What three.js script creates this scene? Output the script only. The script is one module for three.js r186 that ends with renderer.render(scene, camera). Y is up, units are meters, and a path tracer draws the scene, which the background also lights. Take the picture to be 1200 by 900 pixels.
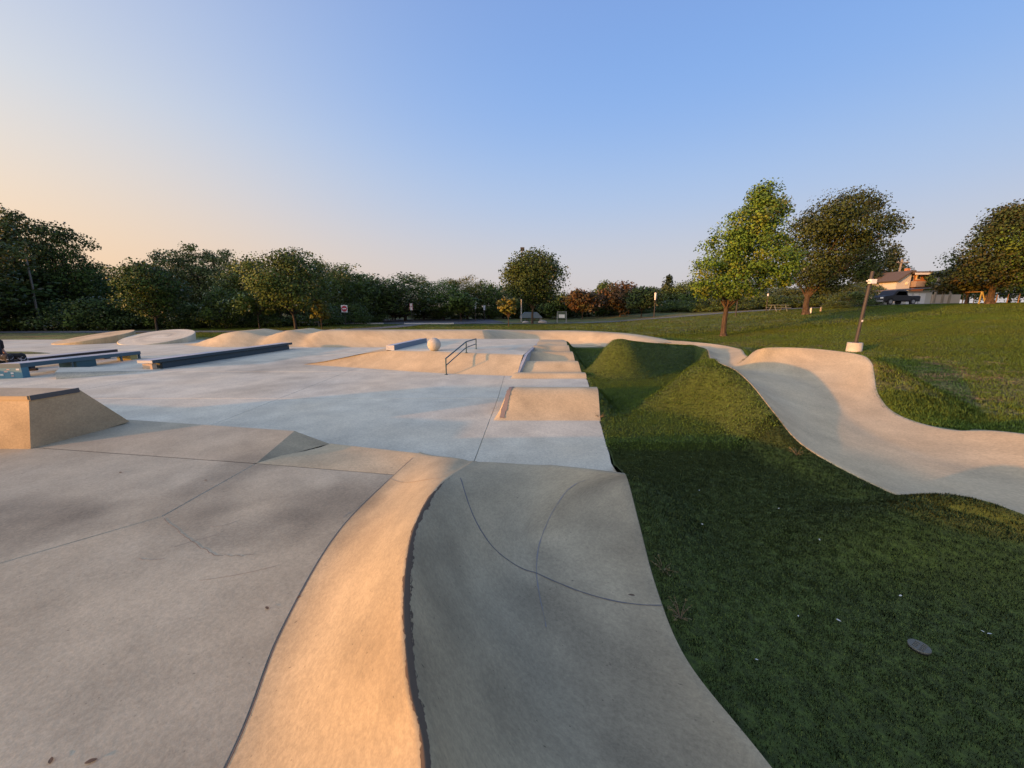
import * as THREE from 'three';
import { mergeGeometries } from 'three/addons/utils/BufferGeometryUtils.js';
import { MarchingCubes } from 'three/addons/objects/MarchingCubes.js';

// ------------------------------------------------------------------ camera, sky, sun, exposure
const scene = new THREE.Scene();
const EYE = 2.0, TILT = Math.atan(0.2);
const camera = new THREE.PerspectiveCamera(90, 4 / 3, 0.05, 3000);
camera.position.set(0, EYE, 0);
camera.rotation.x = -TILT;
camera.updateMatrixWorld();
const renderer = new THREE.WebGLRenderer({ antialias: true });
renderer.toneMapping = THREE.LinearToneMapping;
renderer.toneMappingExposure = 1.2;
renderer.shadowMap.enabled = true;

const SUN_EL = 6.0 * Math.PI / 180, SUN_BACK = 31 * Math.PI / 180;      // the sun is low, to the left and a little behind
const sunDir = new THREE.Vector3(-Math.cos(SUN_BACK) * Math.cos(SUN_EL), Math.sin(SUN_EL), Math.sin(SUN_BACK) * Math.cos(SUN_EL));
const sun = new THREE.DirectionalLight(new THREE.Color().setRGB(1.0, 0.41, 0.065), 4.4);
sun.position.copy(sunDir).multiplyScalar(200);
sun.castShadow = true;
sun.shadow.radius = 1.6;
sun.shadow.mapSize.set(4096, 4096);
Object.assign(sun.shadow.camera, { left: -90, right: 90, top: 60, bottom: -60, near: 1, far: 420 });
scene.add(sun, sun.target);

{ // sky: clear evening air, warm haze round the sun's side of the horizon
  const W = 1024, H = 512, d = new Float32Array(W * H * 4);
  const lerp3 = (a, b, k) => [a[0] + (b[0] - a[0]) * k, a[1] + (b[1] - a[1]) * k, a[2] + (b[2] - a[2]) * k];
  const stops = [[0, [0.63, 0.57, 0.56]], [6, [0.59, 0.60, 0.66]], [14, [0.42, 0.555, 0.80]], [24, [0.265, 0.45, 0.83]], [36, [0.205, 0.365, 0.75]], [60, [0.165, 0.30, 0.67]], [90, [0.15, 0.28, 0.64]]];
  for (let j = 0; j < H; j++) for (let i = 0; i < W; i++) {
    const phi = (j + 0.5) / H * Math.PI - Math.PI / 2;                // row 0 is straight down
    const az = ((i + 0.5) / W - 0.5) * 2 * Math.PI;                   // atan2(z, x)
    const x = Math.cos(phi) * Math.cos(az), y = Math.sin(phi), z = Math.cos(phi) * Math.sin(az);
    const el = Math.max(0, Math.asin(y)) * 180 / Math.PI;
    let k = 0; while (k < stops.length - 2 && el > stops[k + 1][0]) k++;
    const f = (el - stops[k][0]) / (stops[k + 1][0] - stops[k][0]);
    const sl = (q, m) => { const a = stops[Math.max(0, q - 1)], b = stops[Math.min(stops.length - 1, q + 1)]; return (b[1][m] - a[1][m]) / (b[0] - a[0]); }, dx = stops[k + 1][0] - stops[k][0], f2 = f * f, f3 = f2 * f;
    let c = [0, 1, 2].map((m) => (2 * f3 - 3 * f2 + 1) * stops[k][1][m] + (f3 - 2 * f2 + f) * dx * sl(k, m) + (3 * f2 - 2 * f3) * stops[k + 1][1][m] + (f3 - f2) * dx * sl(k + 1, m));
    let da = Math.abs(az - Math.atan2(sunDir.z, sunDir.x)); if (da > Math.PI) da = 2 * Math.PI - da;
    da *= 180 / Math.PI;
    const ga = Math.acos(Math.max(-1, Math.min(1, x * sunDir.x + y * sunDir.y + z * sunDir.z))) * 180 / Math.PI;
    const warm = lerp3([1.02, 0.63, 0.31], [0.95, 0.85, 0.65], Math.min(1, el / 20));
    const w = 1 / (1 + Math.pow(el / 28, 2)) / (1 + Math.exp((da - 88) / 13));
    c = lerp3(c, warm, w);
    const glow = (1 + 5.0 * Math.exp(-Math.pow(ga / 32, 2))) / 1.2;
    const o = (j * W + i) * 4;
    d[o] = c[0] * glow; d[o + 1] = c[1] * glow; d[o + 2] = c[2] * glow; d[o + 3] = 1;
  }
  const t = new THREE.DataTexture(d, W, H, THREE.RGBAFormat, THREE.FloatType);
  t.mapping = THREE.EquirectangularReflectionMapping;
  t.magFilter = t.minFilter = THREE.LinearFilter; t.wrapS = THREE.RepeatWrapping;
  t.needsUpdate = true;
  scene.background = t; scene.environment = t;
}

// ------------------------------------------------------------------ helpers
const V = (x, y, z) => new THREE.Vector3(x, y, z);
const mulberry = (a) => () => { a |= 0; a = a + 0x6D2B79F5 | 0; let t = Math.imul(a ^ a >>> 15, 1 | a); t = t + Math.imul(t ^ t >>> 7, 61 | t) ^ t; return ((t ^ t >>> 14) >>> 0) / 4294967296; };
const clamp = (x, a = 0, b = 1) => Math.min(b, Math.max(a, x));
const sstep = (a, b, x) => { const t = clamp((x - a) / (b - a)); return t * t * (3 - 2 * t); };
const mix = (a, b, t) => a + (b - a) * t;
const hash = (x, y, s) => { let h = Math.imul(x, 374761393) + Math.imul(y, 668265263) + Math.imul(s, 2147483647) | 0; h = Math.imul(h ^ h >>> 13, 1274126177); return ((h ^ h >>> 16) >>> 0) / 4294967296; };
const vnoise = (x, y, s = 0, per = 0) => {
  const xi = Math.floor(x), yi = Math.floor(y), fx = x - xi, fy = y - yi, u = fx * fx * (3 - 2 * fx), v = fy * fy * (3 - 2 * fy);
  const w = per ? (a) => ((a % per) + per) % per : (a) => a;
  return mix(mix(hash(w(xi), w(yi), s), hash(w(xi + 1), w(yi), s), u), mix(hash(w(xi), w(yi + 1), s), hash(w(xi + 1), w(yi + 1), s), u), v);
};
const fbm = (x, y, o = 4, s = 0) => { let a = 0, k = 0.5, n = 0; for (let i = 0; i < o; i++) { a += k * vnoise(x, y, s + i); n += k; x *= 2.03; y *= 2.03; k *= 0.5; } return a / n; };

// a pixel of the 1200 x 900 photograph and the height (or depth) of what it shows -> a point of the place
const CP = Math.cos(TILT), SP = Math.sin(TILT);
const ray = (px, py) => { const x = (px - 600) / 450, y = (450 - py) / 450; return V(x, y * CP - SP, -(y * SP + CP)); };
const P = (px, py, h) => { const d = ray(px, py); return d.multiplyScalar((h - EYE) / d.y).add(V(0, EYE, 0)); };
const Q = (px, py, depth) => { const d = ray(px, py); return d.multiplyScalar(depth / -d.z).add(V(0, EYE, 0)); };

const taken = new Map();
const numbered = (n) => { const k = taken.get(n) || 0; taken.set(n, k + 1); return k ? n + '_' + String(k).padStart(3, '0') : n; };
const shade = (o) => { o.traverse((c) => { if (c.isMesh) { c.castShadow = true; c.receiveShadow = true; } }); return o; };
function tag(o, label, category, group) { Object.assign(o.userData, { label, category }); if (group) o.userData.group = group; return o; }
function thing(name, label, category, pos = [0, 0, 0], turn = 0, group) {
  const o = new THREE.Group(); o.name = numbered(name); o.position.set(...pos); o.rotation.y = turn; scene.add(o); return tag(o, label, category, group);
}
function part(name, geo, mat, parent) {
  const m = new THREE.Mesh(Array.isArray(geo) ? (geo.length > 1 ? mergeGeometries(geo.map((g) => { const k = g.index ? g.toNonIndexed() : g; for (const a of Object.keys(k.attributes)) if (!['position', 'normal', 'uv'].includes(a)) k.deleteAttribute(a); return k; })) : geo[0]) : geo, mat);
  m.name = name; m.castShadow = m.receiveShadow = true; parent.add(m); return m;
}
function struct(name, geo, mat, label, category) { const m = part(numbered(name), geo, mat, scene); m.userData.kind = 'structure'; if (label) tag(m, label, category); return m; }
function single(name, geo, mat, label, category, group) { return tag(part(numbered(name), geo, mat, scene), label, category, group); }
const box = (w, h, d, x = 0, y = 0, z = 0, ry = 0) => { const g = new THREE.BoxGeometry(w, h, d); if (ry) g.rotateY(ry); g.translate(x, y, z); return g; };
const cyl = (r0, r1, h, x = 0, y = 0, z = 0, seg = 12) => { const g = new THREE.CylinderGeometry(r1, r0, h, seg); g.translate(x, y + h / 2, z); return g; };
const bar = (a, b, r, seg = 8) => { const d = b.clone().sub(a), g = new THREE.CylinderGeometry(r, r, d.length(), seg); g.applyQuaternion(new THREE.Quaternion().setFromUnitVectors(V(0, 1, 0), d.clone().normalize())); const c = a.clone().add(b).multiplyScalar(0.5); g.translate(c.x, c.y, c.z); return g; };

// surface through a grid of points; uv in metres along the surface
function gridGeo(rows, flip = false) {
  const n = rows.length, m = rows[0].length, pos = [], uv = [], idx = [];
  for (let i = 0; i < n; i++) { let s = 0; for (let j = 0; j < m; j++) { const p = rows[i][j]; pos.push(p.x, p.y, p.z); if (j) s += p.distanceTo(rows[i][j - 1]); uv.push(rows[i][0].x + s, p.z); } }
  for (let i = 0; i < n - 1; i++) for (let j = 0; j < m - 1; j++) { const a = i * m + j, b = a + 1, c = a + m, d = c + 1; if (flip) idx.push(a, c, b, b, c, d); else idx.push(a, b, c, b, d, c); }
  const g = new THREE.BufferGeometry();
  g.setAttribute('position', new THREE.Float32BufferAttribute(pos, 3)); g.setAttribute('uv', new THREE.Float32BufferAttribute(uv, 2)); g.setIndex(idx); g.computeVertexNormals();
  return g;
}
const spline = (pts, n, tension = 0.5) => { const c = new THREE.CatmullRomCurve3(pts, false, 'centripetal', tension), o = []; for (let i = 0; i < n; i++) o.push(c.getPoint(i / (n - 1))); return o; };
// flat or tilted slab: outline in plan [x, z], height h(x, z), chamfered edge and sides
function slabGeo(poly, h, thick = 0.1, cham = 0.006) {
  let area = 0; for (let i = 0; i < poly.length; i++) { const a = poly[i], b = poly[(i + 1) % poly.length]; area += a[0] * b[1] - b[0] * a[1]; }
  if (area < 0) poly = poly.slice().reverse();
  const n = poly.length, ins = poly.map((p, i) => {
    const a = poly[(i + n - 1) % n], b = poly[(i + 1) % n];
    const d1 = V(p[0] - a[0], 0, p[1] - a[1]).normalize(), d2 = V(b[0] - p[0], 0, b[1] - p[1]).normalize();
    const nx = -(d1.z + d2.z), nz = d1.x + d2.x, l = Math.hypot(nx, nz) || 1;
    const k = cham / Math.max(0.3, Math.sqrt((1 + d1.dot(d2)) / 2));
    return [p[0] + nx / l * k, p[1] + nz / l * k];
  });
  const tris = THREE.ShapeUtils.triangulateShape(ins.map((p) => new THREE.Vector2(p[0], p[1])), []);
  const pos = [], uv = [];
  const put = (x, y, z, u, v) => { pos.push(x, y, z); uv.push(u, v); };
  for (const t of tris) for (const k of [t[0], t[2], t[1]]) { const p = ins[k]; put(p[0], h(p[0], p[1]), p[1], p[0], p[1]); }
  for (let i = 0; i < n; i++) {
    const j = (i + 1) % n, a = poly[i], b = poly[j], ia = ins[i], ib = ins[j], len = Math.hypot(b[0] - a[0], b[1] - a[1]);
    const ring = [[ia, ib, 0], [a, b, -cham], [a, b, -thick]];
    for (let r = 0; r < 2; r++) {
      const [p0, p1, y0] = ring[r], [q0, q1, y1] = ring[r + 1];
      const A = [p0[0], h(...p0) + y0, p0[1]], B = [p1[0], h(...p1) + y0, p1[1]], C = [q0[0], h(...q0) + y1, q0[1]], D = [q1[0], h(...q1) + y1, q1[1]];
      for (const [k, u] of [[A, 0], [B, len], [C, 0], [B, len], [D, len], [C, 0]]) put(...k, a[0] + u, k[1]);
    }
  }
  const g = new THREE.BufferGeometry();
  g.setAttribute('position', new THREE.Float32BufferAttribute(pos, 3)); g.setAttribute('uv', new THREE.Float32BufferAttribute(uv, 2)); g.computeVertexNormals();
  return g;
}
// thin ribbon lying on a surface along points, with a ragged or even width
function ribbon(pts, w, up = 0.003, rag = 0, seed = 1) {
  const rows = [];
  for (let i = 0; i < pts.length; i++) {
    const d = pts[Math.min(i + 1, pts.length - 1)].clone().sub(pts[Math.max(i - 1, 0)]).normalize(), s = V(-d.z, 0, d.x).normalize();
    const a = w / 2 * (1 + rag * (vnoise(i * 0.9, 3.3, seed) - 0.5) * 2), b = w / 2 * (1 + rag * (vnoise(i * 0.9, 9.1, seed + 5) - 0.5) * 2);
    rows.push([pts[i].clone().addScaledVector(s, -a).add(V(0, up, 0)), pts[i].clone().add(V(0, up + 0.001, 0)), pts[i].clone().addScaledVector(s, b).add(V(0, up, 0))]);
  }
  return gridGeo(rows, true);
}

// ------------------------------------------------------------------ materials
function dataTex(n, fn, tile, srgb = true) {
  const d = new Uint8Array(n * n * 4);
  for (let j = 0; j < n; j++) for (let i = 0; i < n; i++) { const c = fn(i / n, j / n, i, j), o = (j * n + i) * 4; d[o] = clamp(c[0], 0, 1) * 255; d[o + 1] = clamp(c[1], 0, 1) * 255; d[o + 2] = clamp(c[2], 0, 1) * 255; d[o + 3] = 255; }
  const t = new THREE.DataTexture(d, n, n); t.wrapS = t.wrapT = THREE.RepeatWrapping; t.magFilter = THREE.LinearFilter; t.minFilter = THREE.LinearMipmapLinearFilter; t.generateMipmaps = true;
  if (srgb) t.colorSpace = THREE.SRGBColorSpace;
  t.repeat.set(1 / tile, 1 / tile); t.needsUpdate = true; return t;
}
const tfbm = (u, v, base, o, s) => { let a = 0, k = 0.5, n = 0, p = base; for (let i = 0; i < o; i++) { a += k * vnoise(u * p, v * p, s + i, p); n += k; p *= 2; k *= 0.55; } return a / n; };
function concreteTexture(seed, tile, stain, N) {
  const R = mulberry(seed), marks = [];
  for (let i = 0; i < 3800 * stain; i++) marks.push([R(), R(), 0.00014 + 0.0006 * R() * R() * R(), R() * Math.PI, 1 + 2 * R(), 0.1 + 0.28 * R()]);
  const buf = new Float32Array(N * N);
  for (const [u, v, r, a, e, k] of marks) {   // small chips, specks and drips, each with its own outline
    const rr = Math.ceil(r * e * N) + 1, ci = Math.round(u * N), cj = Math.round(v * N), ca = Math.cos(a), sa = Math.sin(a);
    for (let y = -rr; y <= rr; y++) for (let x = -rr; x <= rr; x++) { const p = (x * ca + y * sa) / (r * e * N), q = (-x * sa + y * ca) / (r * N), m = p * p + q * q; if (m < 1) buf[((cj + y + N) % N) * N + (ci + x + N) % N] = Math.max(buf[((cj + y + N) % N) * N + (ci + x + N) % N], k * Math.sqrt(1 - m)); }
  }
  return dataTex(N, (u, v, i, j) => {
    const wx = u + 0.010 * (tfbm(u, v, 8, 2, seed + 31) - 0.5), wy = v + 0.010 * (tfbm(u, v, 8, 2, seed + 41) - 0.5);
    const big = tfbm(wx, wy, 4, 3, seed) - 0.5, med = tfbm(wx, wy, 32, 4, seed + 7) - 0.5, fine = vnoise(u * 640, v * 640, seed + 3, 640) - 0.5, grain = hash(i, j, seed) - 0.5;
    const sa = tfbm(u + 0.5 * v, v * 3 - u * 1.5, 6, 2, seed + 13) - 0.5;
    const blot = Math.max(0, tfbm(wx, wy, 6, 4, seed + 19) - 0.57) * 3.0;
    let t = 0.87 + 0.09 * big + 0.15 * med + 0.08 * fine + 0.08 * grain + 0.06 * sa * stain - 0.30 * blot * stain;
    t -= buf[j * N + i];
    const w = 0.05 * (tfbm(u, v, 7, 3, seed + 51) - 0.5);
    return [t * (1 + w), t, t * (1 - w * 1.2)];
  }, tile);
}
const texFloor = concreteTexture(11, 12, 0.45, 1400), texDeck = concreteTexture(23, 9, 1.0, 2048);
const bumpTex = dataTex(1024, (u, v, i, j) => { const t = 0.5 + 0.35 * (tfbm(u, v, 16, 4, 71) - 0.5) + 0.28 * (tfbm(u, v, 128, 3, 75) - 0.5) + 0.12 * (hash(i, j, 77) - 0.5); return [t, t, t]; }, 3, false);
const lin = (r, g, b) => new THREE.Color().setRGB(r, g, b);
const std = (c, o = {}) => new THREE.MeshStandardMaterial({ color: c, roughness: 0.9, metalness: 0, ...o });
const conc = (c, map, bump = 0.002) => std(c, { map, bumpMap: bumpTex, bumpScale: bump, roughness: 0.86 });
const M = {
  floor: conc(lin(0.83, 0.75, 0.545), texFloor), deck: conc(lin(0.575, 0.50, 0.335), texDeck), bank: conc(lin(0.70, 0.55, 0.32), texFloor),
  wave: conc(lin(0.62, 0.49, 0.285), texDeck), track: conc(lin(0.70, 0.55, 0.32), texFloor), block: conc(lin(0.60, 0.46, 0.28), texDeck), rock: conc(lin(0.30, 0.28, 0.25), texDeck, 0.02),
  joint: std(lin(0.16, 0.135, 0.105)), subgrade: std(lin(0.10, 0.095, 0.09)), lip: std(lin(0.115, 0.08, 0.05), { roughness: 1 }), worn: std(lin(0.25, 0.19, 0.15)),
  steel: std(lin(0.10, 0.105, 0.115), { roughness: 0.5, metalness: 0.6 }), blue: std(lin(0.045, 0.105, 0.14), { roughness: 0.6 }), blueDark: std(lin(0.032, 0.06, 0.08), { roughness: 0.6 }), teal: std(lin(0.035, 0.085, 0.105), { roughness: 0.45, metalness: 0.3 }),
  black: std(lin(0.018, 0.018, 0.02), { roughness: 0.6 }), white: std(lin(0.78, 0.77, 0.74), { roughness: 0.6 }), yellow: std(lin(0.40, 0.33, 0.12)), wood: std(lin(0.34, 0.21, 0.10)), darkMetal: std(lin(0.05, 0.04, 0.035), { roughness: 0.6 }),
  asphalt: std(lin(0.085, 0.085, 0.09), { map: null }), galv: std(lin(0.3, 0.31, 0.32), { roughness: 0.5, metalness: 0.5 }),
};

// ------------------------------------------------------------------ curves shared by concrete, turf and lawn
const JH = 0.25;
const curveJ = spline([V(-1.0, JH, 3), V(-1.02, JH, 0.4), P(265, 900, JH), P(330, 740, JH), P(398, 622, JH), P(455, 563, JH + 0.005), P(490, 531, 0.30)], 91);
const curveC = spline([V(0.25, 0.74, 3), V(-0.05, 0.75, 0.4), P(499, 900, 0.75), P(480, 800, 0.75), P(474, 690, 0.75), P(487, 615, 0.72), P(517, 566, 0.63), P(552, 541, 0.44)], 91);
const curveT = spline([V(1.0, 0.05, 3), V(0.75, 0.04, 0.4), P(715, 900, 0.05), P(645, 730, 0.08), P(622, 640, 0.15), P(625, 588, 0.27), P(645, 546, 0.37)], 91);
const edgeL = [V(2.4, 0.12, 3), V(1.5, 0.12, 0.4), P(905, 900, 0.12), P(803, 770, 0.12), P(769, 690, 0.14), P(748, 612, 0.22), P(736, 565, 0.32), P(733, 556, 0.35)];
const curveR = spline(edgeL, 91);

// left edge of the turf, right edge of the concrete, away from the wave
const edgeFar = [V(1.22, 0.20, -4.25), V(1.33, 0.02, -4.75), P(711, 520, 0.0), P(704, 494, 0.0), V(1.60, 0.08, -6.86), V(1.64, 0.25, -7.15), V(1.68, 0.39, -7.5), V(1.72, 0.36, -7.85), V(1.78, 0.17, -8.3), V(1.88, 0.02, -8.85), V(2.1, 0.0, -10.4), V(2.12, 0.0, -10.75), V(2.13, 0.12, -11.0), V(2.13, 0.10, -11.3), V(2.12, 0.05, -11.6), V(2.10, 0.30, -12.15), V(2.10, 0.29, -12.4), V(2.12, 0.2, -12.8), V(2.12, 0.46, -13.45), V(2.12, 0.45, -13.7), V(2.14, 0.38, -14.1), V(2.16, 0.56, -14.75), V(2.17, 0.55, -15.0), V(2.2, 0.5, -15.4), V(2.25, 0.6, -16.0), V(2.28, 0.58, -17.0), V(2.3, 0.5, -18.2)];
// pump track: left edge L and right edge R, station by station, from behind the camera to the far crest
const trackL = [V(7.0, 0.2, 3), V(5.6, 0.2, 0), V(4.75, 0.24, -2.2), P(1200, 618, 0.27), P(1165, 606, 0.31), P(1130, 598, 0.30), P(1085, 591, 0.22), P(1000, 555, 0.16), P(940, 520, 0.27), P(906, 481, 0.47), P(878, 447, 0.72), P(860, 432, 0.87), P(846, 426, 0.93), V(4.35, 0.92, -8.2), V(4.95, 0.62, -9.4), V(5.6, 0.44, -10.7), V(6.3, 0.5, -12.2), V(6.95, 0.56, -13.8), V(6.95, 0.55, -15.2), V(6.0, 0.5, -16.4), V(4.9, 0.4, -17.4)];
const trackR = [V(10.2, 0.5, 3), V(8.7, 0.5, 0), V(7.6, 0.46, -2.4), V(6.9, 0.44, -3.9), Q(1170, 506, 4.9), Q(1120, 505, 5.2), Q(1075, 496, 5.7), Q(1042, 482, 6.3), Q(1024, 460, 7.1), Q(1020, 438, 7.9), Q(1017, 424, 8.4), Q(1006, 416, 8.9), Q(965, 410, 9.6), Q(925, 407.5, 9.9), Q(893, 408.5, 9.9), V(6.9, 0.6, -11.2), V(7.6, 0.5, -12.6), V(8.3, 0.5, -14.1), V(8.2, 0.52, -15.8), V(7.3, 0.52, -17.3), V(6.4, 0.5, -18.4)];
const NT = 151;
const trackF = [0.14, 0.13, 0.12, 0.13, 0.15, 0.15, 0.13, 0.12, 0.16, 0.22, 0.30, 0.37, 0.43, 0.46, 0.42, 0.34, 0.36, 0.4, 0.42, 0.42, 0.4];
const tL = spline(trackL, NT), tR = spline(trackR, NT), tF = spline(trackF.map((h, i) => V(i, h, 0)), NT).map((p) => p.y);
if (trackL.length !== trackR.length || trackF.length !== trackL.length) console.log('stations differ', trackL.length, trackR.length, trackF.length);

// lie of the land
const softplus = (d, k) => Math.log1p(Math.exp(d / k)) * k;
const parkRight = [[3.5, 7.8], [0, 6.3], [-2.4, 5.6], [-4, 5.2], [-5, 5.1], [-6.5, 5.5], [-8, 6.2], [-9.5, 5.4], [-10.8, 6.0], [-13, 7.1], [-15, 7.4], [-17, 6.6], [-18.5, 5.6], [-21, 4.2], [-23.0, 2.5], [-24, 1.5]];
function parkEdge(z) { for (let i = 0; i < parkRight.length - 1; i++) { const [z0, x0] = parkRight[i], [z1, x1] = parkRight[i + 1]; if (z <= z0 && z >= z1) return mix(x0, x1, (z - z0) / (z1 - z0)); } return z > 0 ? 7.8 : 1.5; }
function land(x, z) {
  let h = 2.8 * Math.tanh(0.085 * softplus(x - 12, 2) / 2.8) - 0.03;
  h += 0.10 * (fbm(x * 0.09, z * 0.09, 3, 5) - 0.5) * sstep(2, 14, Math.abs(x - 6) + Math.max(0, -z - 26));
  const inX = Math.min(parkEdge(z) - x, x + 33.5), inZ = Math.min(3.2 - z, z + (x < -17 ? 23.2 : 23.6));
  h -= 0.6 * sstep(0, 0.5, Math.min(inX, inZ));
  return h;
}

// ------------------------------------------------------------------ lawn
const turfTex = dataTex(1024, (u, v, i, j) => { const a = tfbm(u, v, 8, 4, 101), b = tfbm(u, v, 128, 3, 105), t = 0.62 + 0.14 * (a - 0.5) + 0.4 * (b - 0.5); return [t * 0.92, t, t * 0.86]; }, 3);
const lawnTex = dataTex(1400, (u, v, i, j) => {
  const a = tfbm(u, v, 5, 5, 121), b = tfbm(u, v, 40, 4, 127), c = tfbm(u, v, 256, 2, 131), t = 0.66 + 0.30 * (a - 0.5) + 0.42 * (b - 0.5) + 0.75 * (c - 0.5), dry = sstep(0.5, 0.66, tfbm(u, v, 12, 4, 137));
  return [t * mix(0.93, 1.12, dry), t * mix(1, 0.97, dry), t * mix(0.62, 0.66, dry)];
}, 14);
M.turf = std(lin(0.185, 0.215, 0.037), { map: turfTex, bumpMap: bumpTex, bumpScale: 0.006, roughness: 1 });
M.lawn = std(lin(0.30, 0.315, 0.20), { map: lawnTex, bumpMap: bumpTex, bumpScale: 0.02, roughness: 1, vertexColors: true });
const dirtAt = (x, z) => {   // bare, trodden soil: ragged patches beside the track and by the oak
  const n = 0.55 * fbm(x * 1.1, z * 1.6, 4, 41) + 0.45 * fbm(x * 3.1, z * 4.3, 3, 43), near = (cx, cz, r) => Math.exp(-((x - cx) ** 2 + (z - cz) ** 2) / (r * r));
  return clamp(sstep(0.5, 0.58, n * 0.8 + 0.30 * near(8.0, -8.2, 1.1) + 0.17 * near(10.5, -8.6, 3.2) + 0.15 * near(12.5, -10.5, 3.6) + 0.19 * near(10.5, -20.0, 4.5) + 0.16 * near(7.5, -15, 3.2) - 0.022));
};
{
  const axis = (a, b, step, far) => { const o = []; for (let v = a; v <= b + 1e-6; v += step) o.push(v); let s = step; for (let v = b; v < far;) { s *= 1.35; v += s; o.push(v); } s = step; for (let v = a; v > -far;) { s *= 1.35; v -= s; o.unshift(v); } return o; };
  const xs = axis(-38, 40, 0.3, 900), zs = axis(-46, 6, 0.3, 900), pos = [], uv = [], col = [], idx = [];
  for (const z of zs) for (const x of xs) {
    pos.push(x, land(x, z), z); uv.push(x, z);
    const d = dirtAt(x, z), g = 0.8 + 0.4 * fbm(x * 0.21, z * 0.21, 4, 61);
    col.push(mix(g, 1.6, d), mix(g, 1.0, d), mix(g, 1.15, d));
  }
  const m = xs.length;
  for (let j = 0; j < zs.length - 1; j++) for (let i = 0; i < m - 1; i++) { const a = j * m + i; idx.push(a, a + m, a + 1, a + 1, a + m, a + m + 1); }
  const g = new THREE.BufferGeometry();
  g.setAttribute('position', new THREE.Float32BufferAttribute(pos, 3)); g.setAttribute('uv', new THREE.Float32BufferAttribute(uv, 2)); g.setAttribute('color', new THREE.Float32BufferAttribute(col, 3)); g.setIndex(idx); g.computeVertexNormals();
  struct('lawn', g, M.lawn, 'sloping grass lawn round the concrete skate park', 'lawn');
}

// ------------------------------------------------------------------ skate park floor: slabs with open joints
const flat = () => 0;
{
  const base = struct('skatepark_floor', slabGeo([[-33.8, 3.2], [0.6, 3.2], [0.6, -4.4], [1.2, -5], [1.9, -10.8], [2.0, -19.5], [1.0, -22.5], [-33.8, -24]], () => -0.03, 0.3), M.subgrade, 'pale concrete floor of the skate park cast in large slabs', 'floor');
  const gap = 0.003, zs = [3.2, -4.4, -8.35, -12.0, -16.4, -20.2, -24.2], xs = [-34, -27, -21, -16, -10.6, -5.2];
  const jx = (z) => mix(-0.52, -0.2, clamp((-4.4 - z) / 6.2));
  const edge = edgeFar.slice(1).map((p) => [p.x - 0.01, p.z]);
  const rx = (z) => { for (let i = 0; i < edge.length - 1; i++) if (z <= edge[i][1] && z >= edge[i + 1][1]) return mix(edge[i][0], edge[i + 1][0], (z - edge[i][1]) / (edge[i + 1][1] - edge[i][1])); return z > -5 ? 1.3 : 2.3; };
  for (let j = 1; j < zs.length - 1; j++) {
    const z0 = zs[j] - gap, z1 = zs[j + 1] + gap;
    const row = [...xs, jx(zs[j])];
    for (let i = 0; i < row.length - 1; i++) {
      const r0 = i === row.length - 2 ? jx(z0) : xs[i + 1], r1 = i === row.length - 2 ? jx(z1) : xs[i + 1];
      if (j === 1 && i > 2) { part('slab', slabGeo([[row[i] + gap, z0], [r0 - gap, z0], [r1 - gap, z1], [row[i] + gap, z1]], flat), M.floor, base); continue; }
      part('slab', slabGeo([[row[i] + gap, z0], [r0 - gap, z0], [r1 - gap, z1], [row[i] + gap, z1]], flat), M.floor, base);
    }
    const right = []; for (let k = 0; k <= 12; k++) { const z = mix(z0, z1, k / 12); right.push([Math.min(rx(z), z < -18.4 ? mix(2.3, 0.5, (-18.4 - z) / 5.8) : 9), z]); }
    part('slab', slabGeo([[jx(z0) + gap, z0], ...right, [jx(z1) + gap, z1]], flat), M.floor, base);
  }
  for (let i = 0; i < 3; i++) part('slab', slabGeo([[xs[i] + gap, 3.2], [xs[i + 1] - gap, 3.2], [xs[i + 1] - gap, -4.4 + gap], [xs[i] + gap, -4.4 + gap]], flat), M.floor, base);
  part('slab', slabGeo([[-16 + gap, 3.2], [-12.1, 3.2], [-12.1, -4.4 + gap], [-16 + gap, -4.4 + gap]], flat), M.floor, base);
}

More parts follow.
